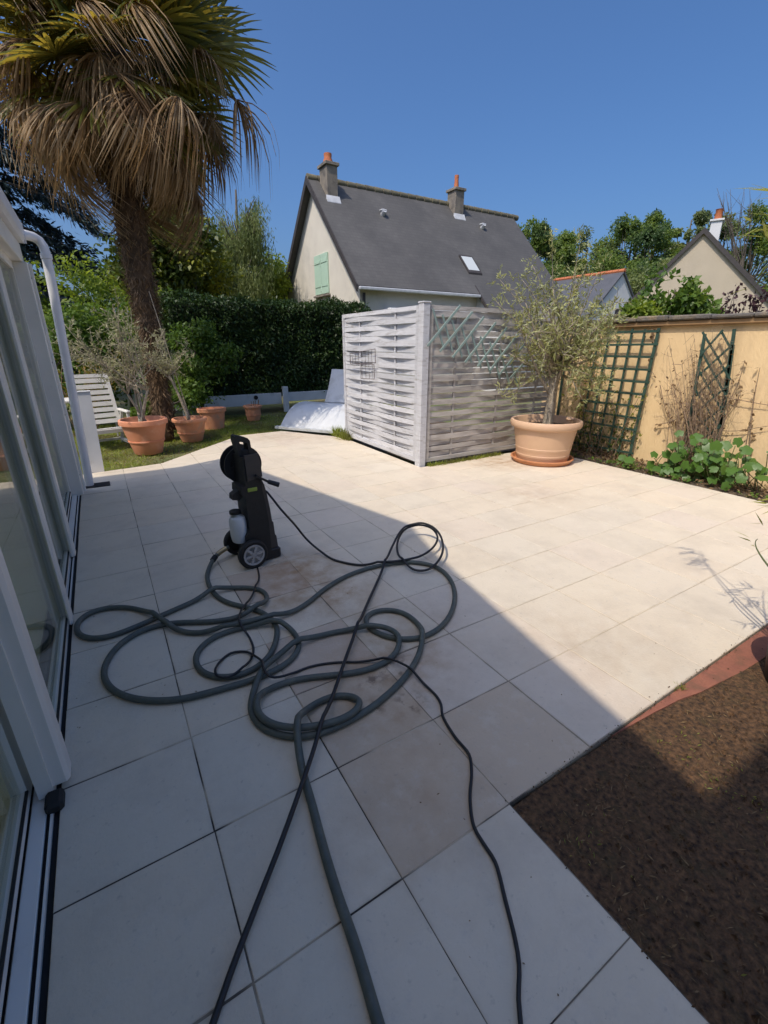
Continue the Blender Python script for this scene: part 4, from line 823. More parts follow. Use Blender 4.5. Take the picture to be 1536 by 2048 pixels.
t = pot('fluted_pot', 'small fluted terracotta pot with dry stubs near the curved sheet', (3.03, 11.0, -.05), .15, .215, .36, .06, M['terra2'])
for k in range(5):
    a = random.uniform(0, 6.28); part('dry_stub', MB().tube([(3.08+.07*math.cos(a), 11.0+.07*math.sin(a), .22), (3.1+.09*math.cos(a), 11.0+.09*math.sin(a), .36+random.uniform(0, .08))], .008, 6), M['Ldry'], t)

PCX, PCY = 5.56, 4.47
bp_ = thing('clay_pot', 'big clay coloured round pot standing in an orange saucer beside the bare fence', 'plant pot', (PCX, PCY, .0))
part('pot', MB().lathe([(.355, .03), (.37, .036), (.385, .10), (.388, .105), (.391, .135), (.388, .14), (.398, .20), (.401, .205), (.405, .235), (.402, .24), (.45, .51), (.465, .525), (.50, .535), (.512, .56), (.512, .60), (.50, .625), (.48, .632), (.462, .625), (.45, .58), (.43, .50)], (PCX, PCY, 0), 64), M['plpot'], bp_, smooth=30)
part('soil', MB().lathe([(.001, .53), (.2, .535), (.44, .52)], (PCX, PCY, 0), 32), M['potsoil'], bp_, smooth=True)
sc_ = part('stone', MB().lathe([(.001, 0), (.05, .01), (.06, .035), (.035, .06), (.001, .065)], (PCX+.30, PCY-.18, .60), 10), M['plpot'], bp_, smooth=True)
sa = thing('pot_saucer', 'orange plastic saucer under the big clay coloured pot', 'saucer', (PCX, PCY, 0))
part('saucer', MB().lathe([(.39, .003), (.415, .006), (.445, .055), (.46, .06), (.46, .072), (.435, .073), (.405, .022), (.001, .02)], (PCX, PCY, 0), 56), M['saucer'], sa, smooth=35)

def olive(name, label, base, trunk_top, c, r, nlimb, ntwig, nleaf, LL, m, seed, tr, stems=1, lean=0., cat='olive tree', extra=None, mleaf2=None, up=.6):
    t = thing(name, label, cat, base); r_ = np.random.default_rng(seed); base = np.array(base, float); c = np.array(c, float); r = np.array(r, float)
    mb = MB(); tips = []
    for s in range(stems):
        tt = np.array(trunk_top, float)+(r_.normal(0, .12, 3)*[1, 1, .5] if stems > 1 else 0)
        b_ = base+(r_.normal(0, .05, 3)*[1, 1, 0] if stems > 1 else 0); cv = curve(b_-[0, 0, .04], tt, .03, 8, r_); mb.tube(cv, np.linspace(tr*1.25, tr*.7, 8)*(1 if stems == 1 else r_.uniform(.5, 1.)), 9); tips.append(cv)
    part('trunk', mb, M['bark'], t, smooth=True)
    lim = MB(); P = []; D = []
    for k in range(nlimb):
        cv0 = tips[k % stems]; st = cv0[-1] if r_.random() < .75 else cv0[r_.integers(4, 8)]
        d = r_.normal(size=3); d /= np.linalg.norm(d); d[2] = d[2]*.8+.1; e = c+d*r*r_.uniform(.55, 1.)
        cv = curve(st, e, .12*r[0], 9, r_); lim.tube(cv, np.linspace(tr*.40, tr*.09, 9), 5)
        for j in range(ntwig):
            i = r_.integers(3, 9); q = cv[i]; d2 = (e-st)/np.linalg.norm(e-st)*.4+r_.normal(size=3)*.7+[0, 0, up*r_.uniform(-.4, 1)]; d2 /= np.linalg.norm(d2)
            ln = r_.uniform(.12, .36)*r[0]/.8; tw = curve(q, q+d2*ln, .04, 5, r_); lim.tube(tw, np.linspace(tr*.075, .0028, 5), 4, False)
            nl = max(3, int(nleaf/(nlimb*ntwig)*r_.uniform(.5, 1.5))); u = r_.random(nl); pts = tw[0]+(tw[-1]-tw[0])*u[:, None]
            for i2 in range(3): pts[:, i2] = np.interp(u, np.linspace(0, 1, 5), tw[:, i2])
            P.append(pts); D.append(d2*.8+r_.normal(size=(nl, 3))*.65)
    part('branches', lim, M['bark'], t, smooth=True)
    P = np.concatenate(P); D = np.concatenate(D)
    leaves('foliage', P, D, r_.normal(size=P.shape)+[0, 0, .6], LL*r_.uniform(.7, 1.25, len(P)), LL*r_.uniform(.18, .26, len(P)), m, .06, t)
    return t
big = olive('olive_tree', 'large sunlit olive tree growing in the big clay coloured pot', (PCX+.04, PCY, .5), (PCX+.03, PCY+.0, 1.3), (PCX+.06, PCY, 1.82), (.80, .80, .90), 30, 13, 4900, .080, M['Lolive'], 101, .068, up=1.3)
r_ = np.random.default_rng(7)
lm = MB(); P = []; D = []
for (px, py, dd) in ((1160, 490, 7.0), (1180, 512, 7.0), (1104, 478, 7.1), (1200, 545, 6.9), (1225, 640, 6.8), (1200, 620, 6.7), (1235, 660, 6.9), (1180, 750, 6.7), (1200, 790, 6.7), (1165, 800, 6.8), (1210, 700, 6.8), (1000, 560, 7.2), (990, 600, 7.2), (1010, 790, 6.9), (1045, 560, 7.1), (1065, 530, 7.1), (1215, 760, 6.9), (1190, 700, 6.6)):
    e = atd(px, py, dd); cv = curve((PCX+.14, PCY+.02, random.uniform(1.2, 1.7)), e, .10, 9, r_); lm.tube(cv, np.linspace(.016, .003, 9), 5)
    for q in cv[4:]:
        for j in range(4):
            d2 = r_.normal(size=3)*.6+[0, 0, .3]; tw = np.array([q, q+d2/np.linalg.norm(d2)*.18]); P.append(tw[0]+(tw[1]-tw[0])*r_.random((9, 1))+r_.normal(0, .014, (9, 3))); D.append(np.tile(d2, (9, 1))+r_.normal(size=(9, 3))*.6)
part('outer_branches', lm, M['bark'], big, smooth=True); P = np.concatenate(P); D = np.concatenate(D)
leaves('outer_foliage', P, D, r_.normal(size=P.shape), r_.uniform(.045, .085, len(P)), r_.uniform(.012, .018, len(P)), M['Lolive'], .06, big)
part('stake', MB().tube([(PCX-.10, PCY-.14, .5), (PCX-.03, PCY-.10, 1.5)], .011, 8), M['bark'], big)
part('stake', MB().tube([(PCX-.14, PCY-.16, .98), (PCX-.02, PCY-.11, 1.32)], .009, 8), M['bark'], big)

olive('olive_tree', 'grey many stemmed olive growing in the largest terracotta pot by the chair', (.50, 8.42, .46), (.40, 8.42, 1.0), (.28, 8.42, 1.62), (.80, .55, .70), 26, 9, 2500, .065, M['Lolive2'], 102, .03, 4)
olive('olive_tree', 'thin staked olive with a small grey crown in the aged squat pot', (1.31, 9.12, .33), (1.08, 9.12, 1.15), (1.12, 9.12, 1.55), (.48, .4, .36), 16, 8, 1500, .065, M['Lolive2'], 103, .026)
st_ = thing('plant_stake', 'long thin pale cane standing in the aged squat pot', 'stake', (1.35, 9.1, .3))
part('cane', MB().tube([(1.33, 9.1, .3), (.98, 9.1, 2.5)], [.010, .007], 7), M['bark'], st_)
# yellowing shrub behind the chair
r_ = np.random.default_rng(120)
t = thing('yellowing_shrub', 'straggly shrub with yellowing leaves behind the back of the white chair', 'shrub', (-.35, 9.95, 0)); mb = MB(); P = []
for k in range(16):
    e = (-.35+r_.uniform(-.55, .75), 9.95+r_.normal()*.15, r_.uniform(.9, 1.75)); cv = curve((-.35+r_.normal()*.05, 9.95, 0), e, .12, 8, r_); mb.tube(cv, np.linspace(.012, .004, 8), 5); P.append(cv[r_.integers(4, 8, 26)]+r_.normal(0, .07, (26, 3)))
part('stems', mb, M['twig'], t, smooth=True); P = np.concatenate(P); leaves('foliage', P, r_.normal(size=P.shape)-[0, 0, .3], r_.normal(size=P.shape)+[0, 0, .4], r_.uniform(.07, .13, len(P)), r_.uniform(.016, .03, len(P)), M['Lyellow'], .08, t)

# ------------------------------------------------------------------ white garden chair (local: x = seat width, -y = front)
ch = thing('garden_chair', 'white slatted plastic reclining garden chair on the grass by the veranda', 'chair', (-.06, 9.25, -.05), None, R(14))
w = .29
def B(name, mb, sm=False, parent=ch): return part(name, mb, M['plastic'], parent, sm, local=True)
tilt = .30
bk = [(0, .18+tilt*s*.75, .42+s*.78) for s in (0, 1)]
for sx in (-1, 1):
    B('back_frame', MB().beam((sx*w, .16, .36), (sx*w, .42, 1.19), .055, .03, (0, 1, .2)))
    B('arm_rest', MB().box(sx*(w+.05)-.035, sx*(w+.05)+.035, -.28, .30, .60, .64, .012))
    B('front_leg', MB().beam((sx*(w+.05), -.27, 0), (sx*(w+.05), -.22, .60), .045, .03))
    B('rear_leg', MB().beam((sx*(w+.05), .42, 0), (sx*(w+.05), .12, .60), .045, .03, (0, 1, 0)))
    B('base_rail', MB().beam((sx*(w+.05), -.34, .06), (sx*(w+.05), .50, .06), .04, .05))
    B('strut', MB().beam((sx*(w+.02), .36, .62), (sx*(w+.02), .52, .10), .02, .03, (0, 1, 0)))
for k in range(8):
    s = (k+.5)/8; y = .17+.25*s; z = .39+.78*s
    B('back_slat', MB().beam((-w+.028, y, z), (w-.028, y, z), .028, .072, (0, .3, 1)))
for k in range(6):
    y = -.26+k*.075; B('seat_slat', MB().beam((-w+.02, y, .37-.012*k), (w-.02, y, .37-.012*k), .06, .022))
B('front_rail', MB().beam((-w-.05, -.3, .33), (w+.05, -.3, .33), .03, .06))
B('cross_rail', MB().beam((-w-.03, .45, .065), (w+.03, .45, .065), .03, .04))
B('top_rail', MB().beam((-w-.02, .425, 1.20), (w+.02, .425, 1.20), .03, .06, (0, .3, 1)))
tb = thing('side_table', 'small white plastic table half hidden behind the rain pipe', 'table', (-.62, 9.5, -.05))
part('tabletop', MB().box(-.86, -.42, 9.3, 9.75, .74, .80, .02), M['plastic'], tb)
for sx in (-.82, -.46):
    for sy in (9.34, 9.71): part('leg', MB().beam((sx, sy, -.05), (sx, sy, .74), .05, .04, (0, 1, 0)), M['plastic'], tb)

# ------------------------------------------------------------------ curved sheet leaning by the fence
cs = thing('curved_sheet', 'pale grey curved plastic sheet lying at the foot of the painted fence', 'plastic sheet', (3.5, 8.6, 0))
def sweep(profile, p0, p1, th):
    # profile: (offset along the ground normal away from the viewer, z); swept from p0 to p1
    p0 = np.array(p0); p1 = np.array(p1); d = (p1-p0)/np.linalg.norm(p1-p0); nv = np.array([-d[1], d[0], 0]); nv = nv if nv[1] > 0 else -nv
    mb = MB(); V = []; n = len(profile)
    for q in (p0, p1):
        for o_, z in profile: V.append(q+nv*o_+[0, 0, z])
        for o_, z in profile: V.append(q+nv*(o_+th*.7)+[0, 0, z-th])
    m2 = 2*n; f = []
    for i in range(n-1): f += [(i, i+1, m2+i+1, m2+i), (n+i, m2+n+i, m2+n+i+1, n+i+1), (i, n+i, n+i+1, i+1), (m2+i, m2+i+1, m2+n+i+1, m2+n+i)]
    f += [(0, m2, m2+n, n), (n-1, 2*n-1, m2+2*n-1, m2+n-1)]
    return mb.add(V, f)
A0, A1 = np.array([3.04, 9.22, 0]), np.array([3.90, 7.92, 0])
part('lower_curve', sweep([(0, .05), (.10, .16), (.22, .27), (.36, .37), (.52, .44), (.70, .475), (.9, .48)], A0+[.05, .03, 0], A1, .018), M['sheet'], cs, smooth=50)
part('upper_slope', sweep([(.72, .50), (.85, .66), (.98, .86), (1.08, 1.04), (1.14, 1.16)], A0+[.52, -.45, 0], A1+[.25, .12, 0], .018), M['sheet'], cs, smooth=50)
part('front_lip', MB().beam(A0+[-.05, .0, .05], A1+[0, -.06, .05], .09, .05), M['board'], cs)

# ================================================================== PRESSURE WASHER (local: +x = front, y = axle)
pw = thing('pressure_washer', 'upright black and charcoal pressure washer on two wheels standing on the terrace', 'pressure washer', (.84, 3.40, 0), None, R(6))
def Q(name, mb, m, sm=False, parent=pw): return part(name, mb, M[m], parent, sm, local=True)
Q('body', MB().prism([(-.10, .05), (.10, .05), (.10, .34), (.085, .52), (.07, .62), (.075, .70), (.06, .80), (.045, .88), (-.055, .88), (-.055, .66), (-.09, .655), (-.095, .60), (-.065, .57), (-.06, .30), (-.10, .26)], -.10, .10, 'xz'), 'wblack')
Q('front_cover', MB().prism([(.101, .10), (.165, .10), (.158, .20), (.148, .215), (.143, .32), (.133, .335), (.126, .44), (.112, .56), (.098, .64), (.076, .70), (.074, .62), (.088, .52), (.1015, .34)], -.085, .085, 'xz'), 'wgrey')
Q('foot', MB().box(-.02, .185, -.095, .095, .005, .095, .012), 'wblack')
Q('neck', MB().prism([(-.04, .70), (.078, .72), (.075, .82), (.058, .90), (-.045, .90)], -.112, -.101, 'xz'), 'wgrey')
hdl = MB()
for a_, b_ in (((-.055, .875), (-.075, 1.02)), ((-.075, 1.02), (-.06, 1.035)), ((.045, .875), (.035, 1.0)), ((.035, 1.0), (.02, 1.018))): pass
hdl.prism([(-.055, .881), (-.078, 1.0), (-.074, 1.032), (-.06, 1.038), (.02, 1.01), (.035, .99), (.045, .881), (.022, .881), (.012, .975), (-.045, .99), (-.03, .881)], -.045, .045, 'xz')
Q('handle', hdl, 'wblack')
Q('handle_web', MB().box(-.032, .024, -.04, .04, .8805, .925, .004), 'wblack')
# hose reel behind the column
def disc(y):
    d = Q('reel_disc', MB().lathe([(.104, 0), (.150, 0), (.150, .012), (.104, .012), (.104, 0)], (.02, y, .775), 40, 'y').lathe([(.001, 0), (.06, 0), (.06, .012), (.001, .012)], (.02, y, .775), 24, 'y'), 'wblack', 40)
    for k in range(6):
        a = k*math.pi/3+.3; Q('reel_spoke', MB().beam((.055*math.cos(a), y-.006, .775+.055*math.sin(a)), (.108*math.cos(a), y-.006, .775+.108*math.sin(a)), .03, .01, (0, 1, 0)), 'wblack', False, d)
disc(.118); disc(.215)
Q('reel_drum', MB().lathe([(.07, -.11), (.09, -.105), (.095, -.06), (.09, -.012), (.07, 0)], (.02, .11, .775), 28, 'y'), 'cord', 40)
cr_ = Q('crank', MB().beam((.02, -.125, .74), (.13, -.135, .665), .018, .03, (0, 1, 0)), 'wblack')
Q('crank_knob', MB().tube([(.11, -.135, .68), (.185, -.16, .645)], [.017, .02], 12), 'wblack', 60, cr_)
Q('badge', MB().box(-.045, .03, -.109, -.1005, .615, .645, .004), 'lime')
Q('lance_holder', MB().prism([(-.145, .60), (-.06, .645), (-.06, .575), (-.10, .545), (-.15, .56)], -.05, .02, 'xz'), 'wblack')
b_ = Q('detergent_bottle', MB().lathe([(.03, .19), (.055, .20), (.062, .24), (.064, .37), (.055, .40), (.028, .415), (.024, .43)], (-.115, .0, 0), 20, 'z', 1, 1.35), 'bottle', 35)
Q('bottle_cap', MB().lathe([(.03, .428), (.045, .432), (.045, .455), (.03, .462), (.001, .462)], (-.125, .0, 0), 16), 'wblack', 40, b_)
Q('axle', MB().tube([(-.07, -.16, .115), (-.07, .2, .115)], .012, 8), 'wblack')
def wheel(y, s):
    c = (-.07, y, .118)
    wv = Q('wheel', MB().lathe([(.082, -.022), (.105, -.027), (.117, -.018), (.118, .018), (.105, .027), (.082, .022), (.082, -.022)], c, 40, 'y'), 'rubber', 40)
    ys = y-.026 if s < 0 else y+.026
    Q('rim', MB().lathe([(.070, -.004), (.084, -.006), (.084, .006), (.070, .004), (.070, -.004)], (c[0], ys, c[2]), 36, 'y').lathe([(.001, -.008), (.02, -.008), (.024, .004), (.001, .004)], (c[0], ys, c[2]), 16, 'y'), 'wrim', 40, wv)
    for k in range(6):
        a = k*math.pi/3+.2; ca, sa_ = math.cos(a), math.sin(a)
        p0 = (c[0]+.018*ca, ys, c[2]+.018*sa_); p1 = (c[0]+.074*ca, ys, c[2]+.074*sa_); Q('spoke', MB().beam(p0, p1, .020, .008, (0, 1, 0)), 'wrim', False, wv)
    Q('hub_plate', MB().lathe([(.001, -.004), (.083, -.004), (.083, .004), (.001, .004)], c, 30, 'y'), 'wblack', 40, wv)
wheel(-.135, -1); wheel(.185, 1)
Q('inlet', MB().tube([(-.09, -.06, .13), (-.16, -.07, .12)], [.02, .017], 12).lathe([(.024, 0), (.024, .03)], (-.14, -.068, .108), 12, 'x'), 'brass', 40)

# ================================================================== HOSES
Zc = 1.8506
def zz(pts): return [(130+x/Zc, 1030+y/Zc) for x, y in pts]
def spline(P, step):
    P = np.array(P, float); Q_ = np.r_[[2*P[0]-P[1]], P, [2*P[-1]-P[-2]]]; out = []
    for i in range(1, len(Q_)-2):
        p0, p1, p2, p3 = Q_[i-1:i+3]; n_ = max(2, int(np.linalg.norm(p2-p1)/step))
        t0, t1 = 0, np.linalg.norm(p1-p0)**.5; t2 = t1+np.linalg.norm(p2-p1)**.5; t3 = t2+np.linalg.norm(p3-p2)**.5
        for t in np.linspace(t1, t2, n_, endpoint=False):
            a1 = (t1-t)/(t1-t0+1e-9)*p0+(t-t0)/(t1-t0+1e-9)*p1; a2 = (t2-t)/(t2-t1+1e-9)*p1+(t-t1)/(t2-t1+1e-9)*p2; a3 = (t3-t)/(t3-t2+1e-9)*p2+(t-t2)/(t3-t2+1e-9)*p3
            b1 = (t2-t)/(t2-t0+1e-9)*a1+(t-t0)/(t2-t0+1e-9)*a2; b2 = (t3-t)/(t3-t1+1e-9)*a2+(t-t1)/(t3-t1+1e-9)*a3
            out.append((t2-t)/(t2-t1+1e-9)*b1+(t-t1)/(t2-t1+1e-9)*b2)
    out.append(P[-1]); return np.array(out)
LAID = []   # (xy, z, radius) of what already lies on the terrace
def settle(P, r, zmin=None, gap=.22):
    """raise a laid line where it crosses lines already there (and its own earlier loops)"""
    n = len(P); z = np.full(n, r+.002) if zmin is None else np.maximum(zmin, r+.002); s = np.r_[0, np.cumsum(np.linalg.norm(np.diff(P[:, :2], axis=0), axis=1))]
    for i in range(n):
        for (xy, zo, ro) in LAID:
            d = np.hypot(xy[:, 0]-P[i, 0], xy[:, 1]-P[i, 1]); k = d < (r+ro)*1.05
            if k.any(): z[i] = max(z[i], (zo[k]+ro+r).max())
        m_ = s[:i] < s[i]-gap
        if m_.any():
            d = np.hypot(P[:i, 0][m_]-P[i, 0], P[:i, 1][m_]-P[i, 1]); k = d < 2*r*1.05
            if k.any(): z[i] = max(z[i], (z[:i][m_][k]+2*r).max())
    zi = z.copy()
    for _ in range(60): z = np.maximum(zi, np.r_[z[0], (z[:-2]+z[2:])/2*.5+z[1:-1]*.5-.0002, z[-1]])
    LAID.append((P[:, :2].copy(), z, r)); return np.c_[P[:, :2], z]
hz = zz([(612, 153), (590, 156), (562, 168), (538, 192), (525, 225), (535, 265), (560, 300), (600, 325), (660, 340), (720, 355), (760, 380), (785, 410), (785, 450), (770, 500), (740, 545), (700, 575), (650, 595), (590, 605), (530, 597), (492, 572), (479, 537), (492, 500), (530, 463), (600, 432), (700, 410), (780, 405), (835, 425), (868, 465), (862, 508), (822, 552), (770, 580), (700, 610), (560, 650), (450, 680), (330, 690), (230, 675), (165, 640), (141, 592), (155, 540), (200, 480), (280, 430), (350, 407), (430, 398), (530, 397), (620, 385), (690, 365), (738, 335), (752, 303), (735, 281), (690, 269), (630, 269), (570, 280), (500, 310), (420, 345), (340, 380), (250, 420), (170, 450), (100, 460), (52, 446), (40, 412), (65, 375), (120, 350), (190, 341), (260, 346), (310, 365), (350, 395), (400, 425), (470, 438), (560, 432), (650, 418), (740, 395), (830, 365), (900, 325), (960, 275), (1030, 232), (1110, 201), (1200, 181), (1290, 175), (1370, 190), (1420, 230), (1443, 285), (1435, 350), (1400, 408), (1340, 448), (1270, 462), (1200, 455), (1142, 432), (1110, 400), (1115, 372), (1150, 355), (1210, 351), (1270, 370), (1310, 410), (1325, 460), (1305, 530), (1260, 600), (1190, 670), (1110, 730), (1020, 780), (930, 815), (850, 825), (770, 810), (712, 775), (684, 730), (690, 680), (720, 610), (760, 555), (820, 505), (900, 465), (990, 435), (1090, 425), (1180, 430), (1230, 450), (1243, 482), (1218, 522), (1160, 560), (1080, 583), (980, 595), (880, 605), (800, 625), (742, 652), (708, 695), (704, 740), (728, 780), (790, 805), (870, 812), (950, 800), (1040, 775), (1090, 745), (1104, 710), (1090, 682), (1050, 667), (990, 669), (930, 695), (885, 740), (863, 790), (862, 860), (880, 960)])+[(622, 1600), (642, 1680), (678, 1800), (714, 1900), (742, 2000), (775, 2110), (812, 2240)]
G0 = np.array([gz(x, y, .017)[:2] for x, y in hz]); P = spline(G0, .02)
for _ in range(14): P[1:-1] = (P[:-2]+2*P[1:-1]+P[2:])/4
P = np.c_[P, np.zeros(len(P))]
zmin = np.full(len(P), 0.); k = int(len(P)*.012)+6; zmin[:k] = np.linspace(.105, 0, k)
P = settle(P, .0165, zmin)
tag(part('garden_hose', MB().tube(P, .0165, 10), M['hose'], None, True), 'thick grey green garden hose lying in loose loops across the terrace', 'hose')
hf = thing('hose_coupling', 'brass coupling joining the garden hose to the pressure washer', 'hose fitting', tuple(P[2]))
part('sleeve', MB().tube(P[1:6], .0205, 14), M['brass'], hf, smooth=40)
part('collar', MB().tube(P[6:9], .0225, 14), M['rubber'], hf, smooth=40)
# power cord
cz = [(500, 1096), (510, 1120), (516, 1140), (518, 1158), (510, 1185), (494, 1215), (482, 1240), (482, 1262), (500, 1280), (507, 1300), (500, 1325), (482, 1350), (458, 1365), (438, 1364), (432, 1348), (441, 1325), (462, 1307), (490, 1305), (512, 1320), (526, 1340), (530, 1358), (541, 1367), (560, 1362), (580, 1352), (615, 1336), (660, 1327), (715, 1325), (780, 1328), (812, 1342), (845, 1368), (872, 1392), (882, 1410), (885, 1432), (910, 1475), (938, 1510), (943, 1545), (940, 1600), (948, 1655), (968, 1690), (990, 1725), (1010, 1800), (1030, 1880), (1038, 1930), (1037, 2000), (1042, 2060), (1046, 2180)]
P = spline(np.array([gz(x, y, .006)[:2] for x, y in cz]), .02); P = settle(np.c_[P, np.zeros(len(P))], .0068, None, .15)
tag(part('power_cord', MB().tube(P, .0068, 8), M['cord'], None, True), 'thin black power cord wandering across the terrace to the lower right', 'cord')
# high pressure hose: down from the reel, along the ground, a springy standing loop, then straight to the camera
a3 = [gz(540, 993, .60)]
hp = [(528, 990, .615), (545, 1000, .56), (563, 1020, .45), (590, 1050, .28), (612, 1077, .14), (640, 1103, .04), (672, 1121, .012), (715, 1130, .01), (760, 1131, .012), (800, 1127, .02), (838, 1114, .04), (866, 1095, .07), (875, 1074, .10), (862, 1056, .12), (838, 1050, .12), (813, 1057, .10), (797, 1078, .07), (795, 1104, .045), (806, 1126, .03), (830, 1141, .02), (856, 1139, .03), (878, 1120, .06), (886, 1098, .10), (880, 1070, .14), (862, 1052, .16), (838, 1046, .15), (812, 1055, .11), (790, 1083, .07), (772, 1122, .04), (757, 1158, .03), (738, 1200, .03), (712, 1262, .04), (692, 1315, .05), (665, 1393, .05), (640, 1463, .05), (605, 1565, .05), (560, 1690, .04), (515, 1805, .03), (465, 1935, .02), (430, 2035, .012), (400, 2120, .012), (372, 2200, .012)]
P3 = [gz(x, y, z) for x, y, z in hp]; c0 = np.array([.93, 3.40, .60]); P3[0] = c0; P3[1] = np.array([.99, 3.42, .545])
P = spline(np.array(P3), .02); P = settle(P, .0095, P[:, 2], .15)
tag(part('pressure_hose', MB().tube(P, .0095, 8), M['cord'], None, True), 'slim black pressure hose with a springy loop running straight down across the other hoses', 'hose')

# ================================================================== PLANTS BY THE WALL
r_ = np.random.default_rng(140)
vine = thing('vine', 'broad leaved green vine sprawling at the foot of the fan trellis', 'vine', (6.5, 2.75, 0))
def vleaf():
    pts = []; n = 30
    for k in range(n):
        a = 2*math.pi*k/n; rr = .5*(1+.09*math.cos(5*a)+.04*math.cos(15*a))*(1-.3*(math.cos(a) < -.93)); pts.append((rr*math.cos(a)+.42, rr*math.sin(a)))
    V = [(.42, 0, .05)]+[(x, y, .05-.22*((x-.42)**2+y*y)+.04*abs(y)) for x, y in pts]
    return bpy_mesh('leaf', V, [(0, 1+k, 1+(k+1) % n) for k in range(n)], M['Lvine'], True)
VL = [vleaf()]; st = MB()
for k in range(125):
    u = r_.random()
    if k < 92: px, py = r_.normal(1395, 42), r_.normal(920, 24)
    else: px, py = r_.choice([1310, 1330, 1460, 1250, 1490, 1515]), r_.normal(945, 14)
    py = min(max(py, 872), 968); X = r_.uniform(6.2, 6.62); p = atx(px, py, X)
    p[2] = max(p[2], .04)
    o = link('leaf', VL[0], vine, Vector(p)-vine.location); s = r_.uniform(.07, .15); o.scale = (s, s, s)
    nv = Vector((-.65+r_.normal()*.35, -.35+r_.normal()*.35, .7+r_.normal()*.3)).normalized(); o.rotation_mode = 'QUATERNION'
    o.rotation_quaternion = nv.to_track_quat('Z', 'Y') @ Vector((0, 0, 1)).rotation_difference(Vector((0, 0, 1))); o.rotation_quaternion.rotate(Matrix.Rotation(r_.uniform(0, 6.28), 3, nv))
    st.tube(curve((6.55+r_.normal()*.05, p[1]+r_.normal()*.1, 0), p, .05, 6, r_), [.005]*6, 5)
part('stems', st, M['petiole'], vine, smooth=True)
# dry stems
ds = thing('dry_shrub', 'bundle of dry brown stems climbing the fan trellis on the ochre wall', 'shrub', (6.6, 2.95, 0)); mb = MB(); P = []
for k in range(84):
    px0, py0 = r_.normal(1378, 16), 905+r_.normal()*10; px1, py1 = r_.normal(1378, 38), r_.uniform(655, 830)
    if k > 54: px1 = r_.normal(1440, 24); px0 = r_.normal(1410, 16)
    X0, X1 = r_.uniform(6.5, 6.68), r_.uniform(6.56, 6.74); a_ = atx(px0, py0, X0); a_[2] = max(0, a_[2]-.1); e = atx(px1, py1, X1)
    cv = curve(a_, e, .10, 9, r_); mb.tube(cv, np.linspace(r_.uniform(.003, .006), .0015, 9), 4, False)
    for j in range(2):
        q = cv[r_.integers(4, 9)]; mb.tube(curve(q, q+r_.normal(0, .12, 3)*[.3, 1, 1], .04, 4, r_), [.0025, .002, .002, .0015], 3, False)
    P.append(cv[r_.integers(3, 9, 2)]+r_.normal(0, .02, (2, 3)))
part('stems', mb, M['twig'], ds, smooth=True); P = np.concatenate(P)
leaves('withered_leaves', P, r_.normal(size=P.shape), r_.normal(size=P.shape), r_.uniform(.03, .06, len(P)), r_.uniform(.015, .03, len(P)), M['Ldry'], .1, ds)
# trailing bare vine runners on the wall
rn = thing('bare_vine', 'thin bare vine runners trailing along the right of the ochre wall', 'vine', (6.7, 2, .8)); mb = MB(); P = []
runs = [[(1400, 845), (1425, 858), (1470, 862), (1536, 852), (1600, 845)], [(1440, 793), (1480, 800), (1536, 810), (1600, 815)], [(1498, 960), (1500, 880), (1508, 800), (1520, 735)], [(1478, 960), (1490, 900), (1500, 850), (1512, 770)], [(1310, 850), (1350, 840), (1385, 800)], [(1320, 770), (1335, 830), (1350, 845)], [(1460, 800), (1475, 770), (1490, 720)], [(1436, 850), (1460, 820), (1480, 790), (1478, 760)], [(1303, 655), (1308, 690), (1298, 730), (1310, 752)]]
for rr in runs:
    cv = spline(np.array([atx(x, y, 6.742+random.uniform(-.02, .01)) for x, y in rr]), .08); mb.tube(cv, np.linspace(.006, .003, len(cv)), 5, False)
    P.append(cv[r_.integers(0, len(cv), 9)]+r_.normal(0, .02, (9, 3))*[.5, 1, 1])
part('runners', mb, M['twig'], rn, smooth=True); P = np.concatenate(P)
leaves('withered_leaves', P, r_.normal(size=P.shape)-[0, 0, .5], r_.normal(size=P.shape)-[1, 0, 0], r_.uniform(.04, .08, len(P)), r_.uniform(.025, .045, len(P)), M['Ldry'], .1, rn)
# climbing stems and litter behind the olive, low plants along the bed
def scatter(name, n, x0, x1, y0, y1, z, L, Wd, m, seed, up=.2, hfun=None, mask=None):
    r_ = np.random.default_rng(seed); P = np.c_[r_.uniform(x0, x1, n), r_.uniform(y0, y1, n), np.full(n, z)]
    if mask is not None: P = P[mask(P, r_)]
    if hfun is not None: P[:, 2] += hfun(P, r_)
    D = r_.normal(size=P.shape); D[:, 2] = np.abs(D[:, 2])*up+up*.4
    o = leaves(name, P, D, r_.normal(size=P.shape)*.5+[0, 0, 1], r_.uniform(*L, len(P)), r_.uniform(*Wd, len(P)), m, .1); o['kind'] = 'stuff'; return o
bedmask = lambda P, r_: (P[:, 0] > 6.15-.04*np.abs(nz(P, 9, 5))) & (r_.random(len(P)) < .35+.65*(P[:, 0]-6.1)/.7)
scatter('bed_ground_cover', 5200, 6.1, 6.78, -.6, 5.1, .0, (.03, .08), (.018, .045), M['Llaurel'], 151, .5, lambda P, r_: r_.random(len(P))*.14*np.clip(.4+nz(P, 4, 3), 0, 1.3), lambda P, r_: bedmask(P, r_) & (nz(P, 4, 3) > -.25))
scatter('bed_leaf_litter', 4200, 6.1, 6.78, -.6, 5.1, .0, (.025, .06), (.012, .035), M['Ldry'], 152, .25, lambda P, r_: r_.random(len(P))*.05, bedmask)
scatter('fence_foot_weeds', 900, 3.88, 5.3, 5.05, 5.13, -.01, (.03, .09), (.008, .02), M['Lgrass'], 153, 1.2)
scatter('fence_side_weeds', 420, 3.70, 3.80, 7.35, 8.0, -.02, (.08, .26), (.01, .022), M['Lgrass'], 154, 2.2)
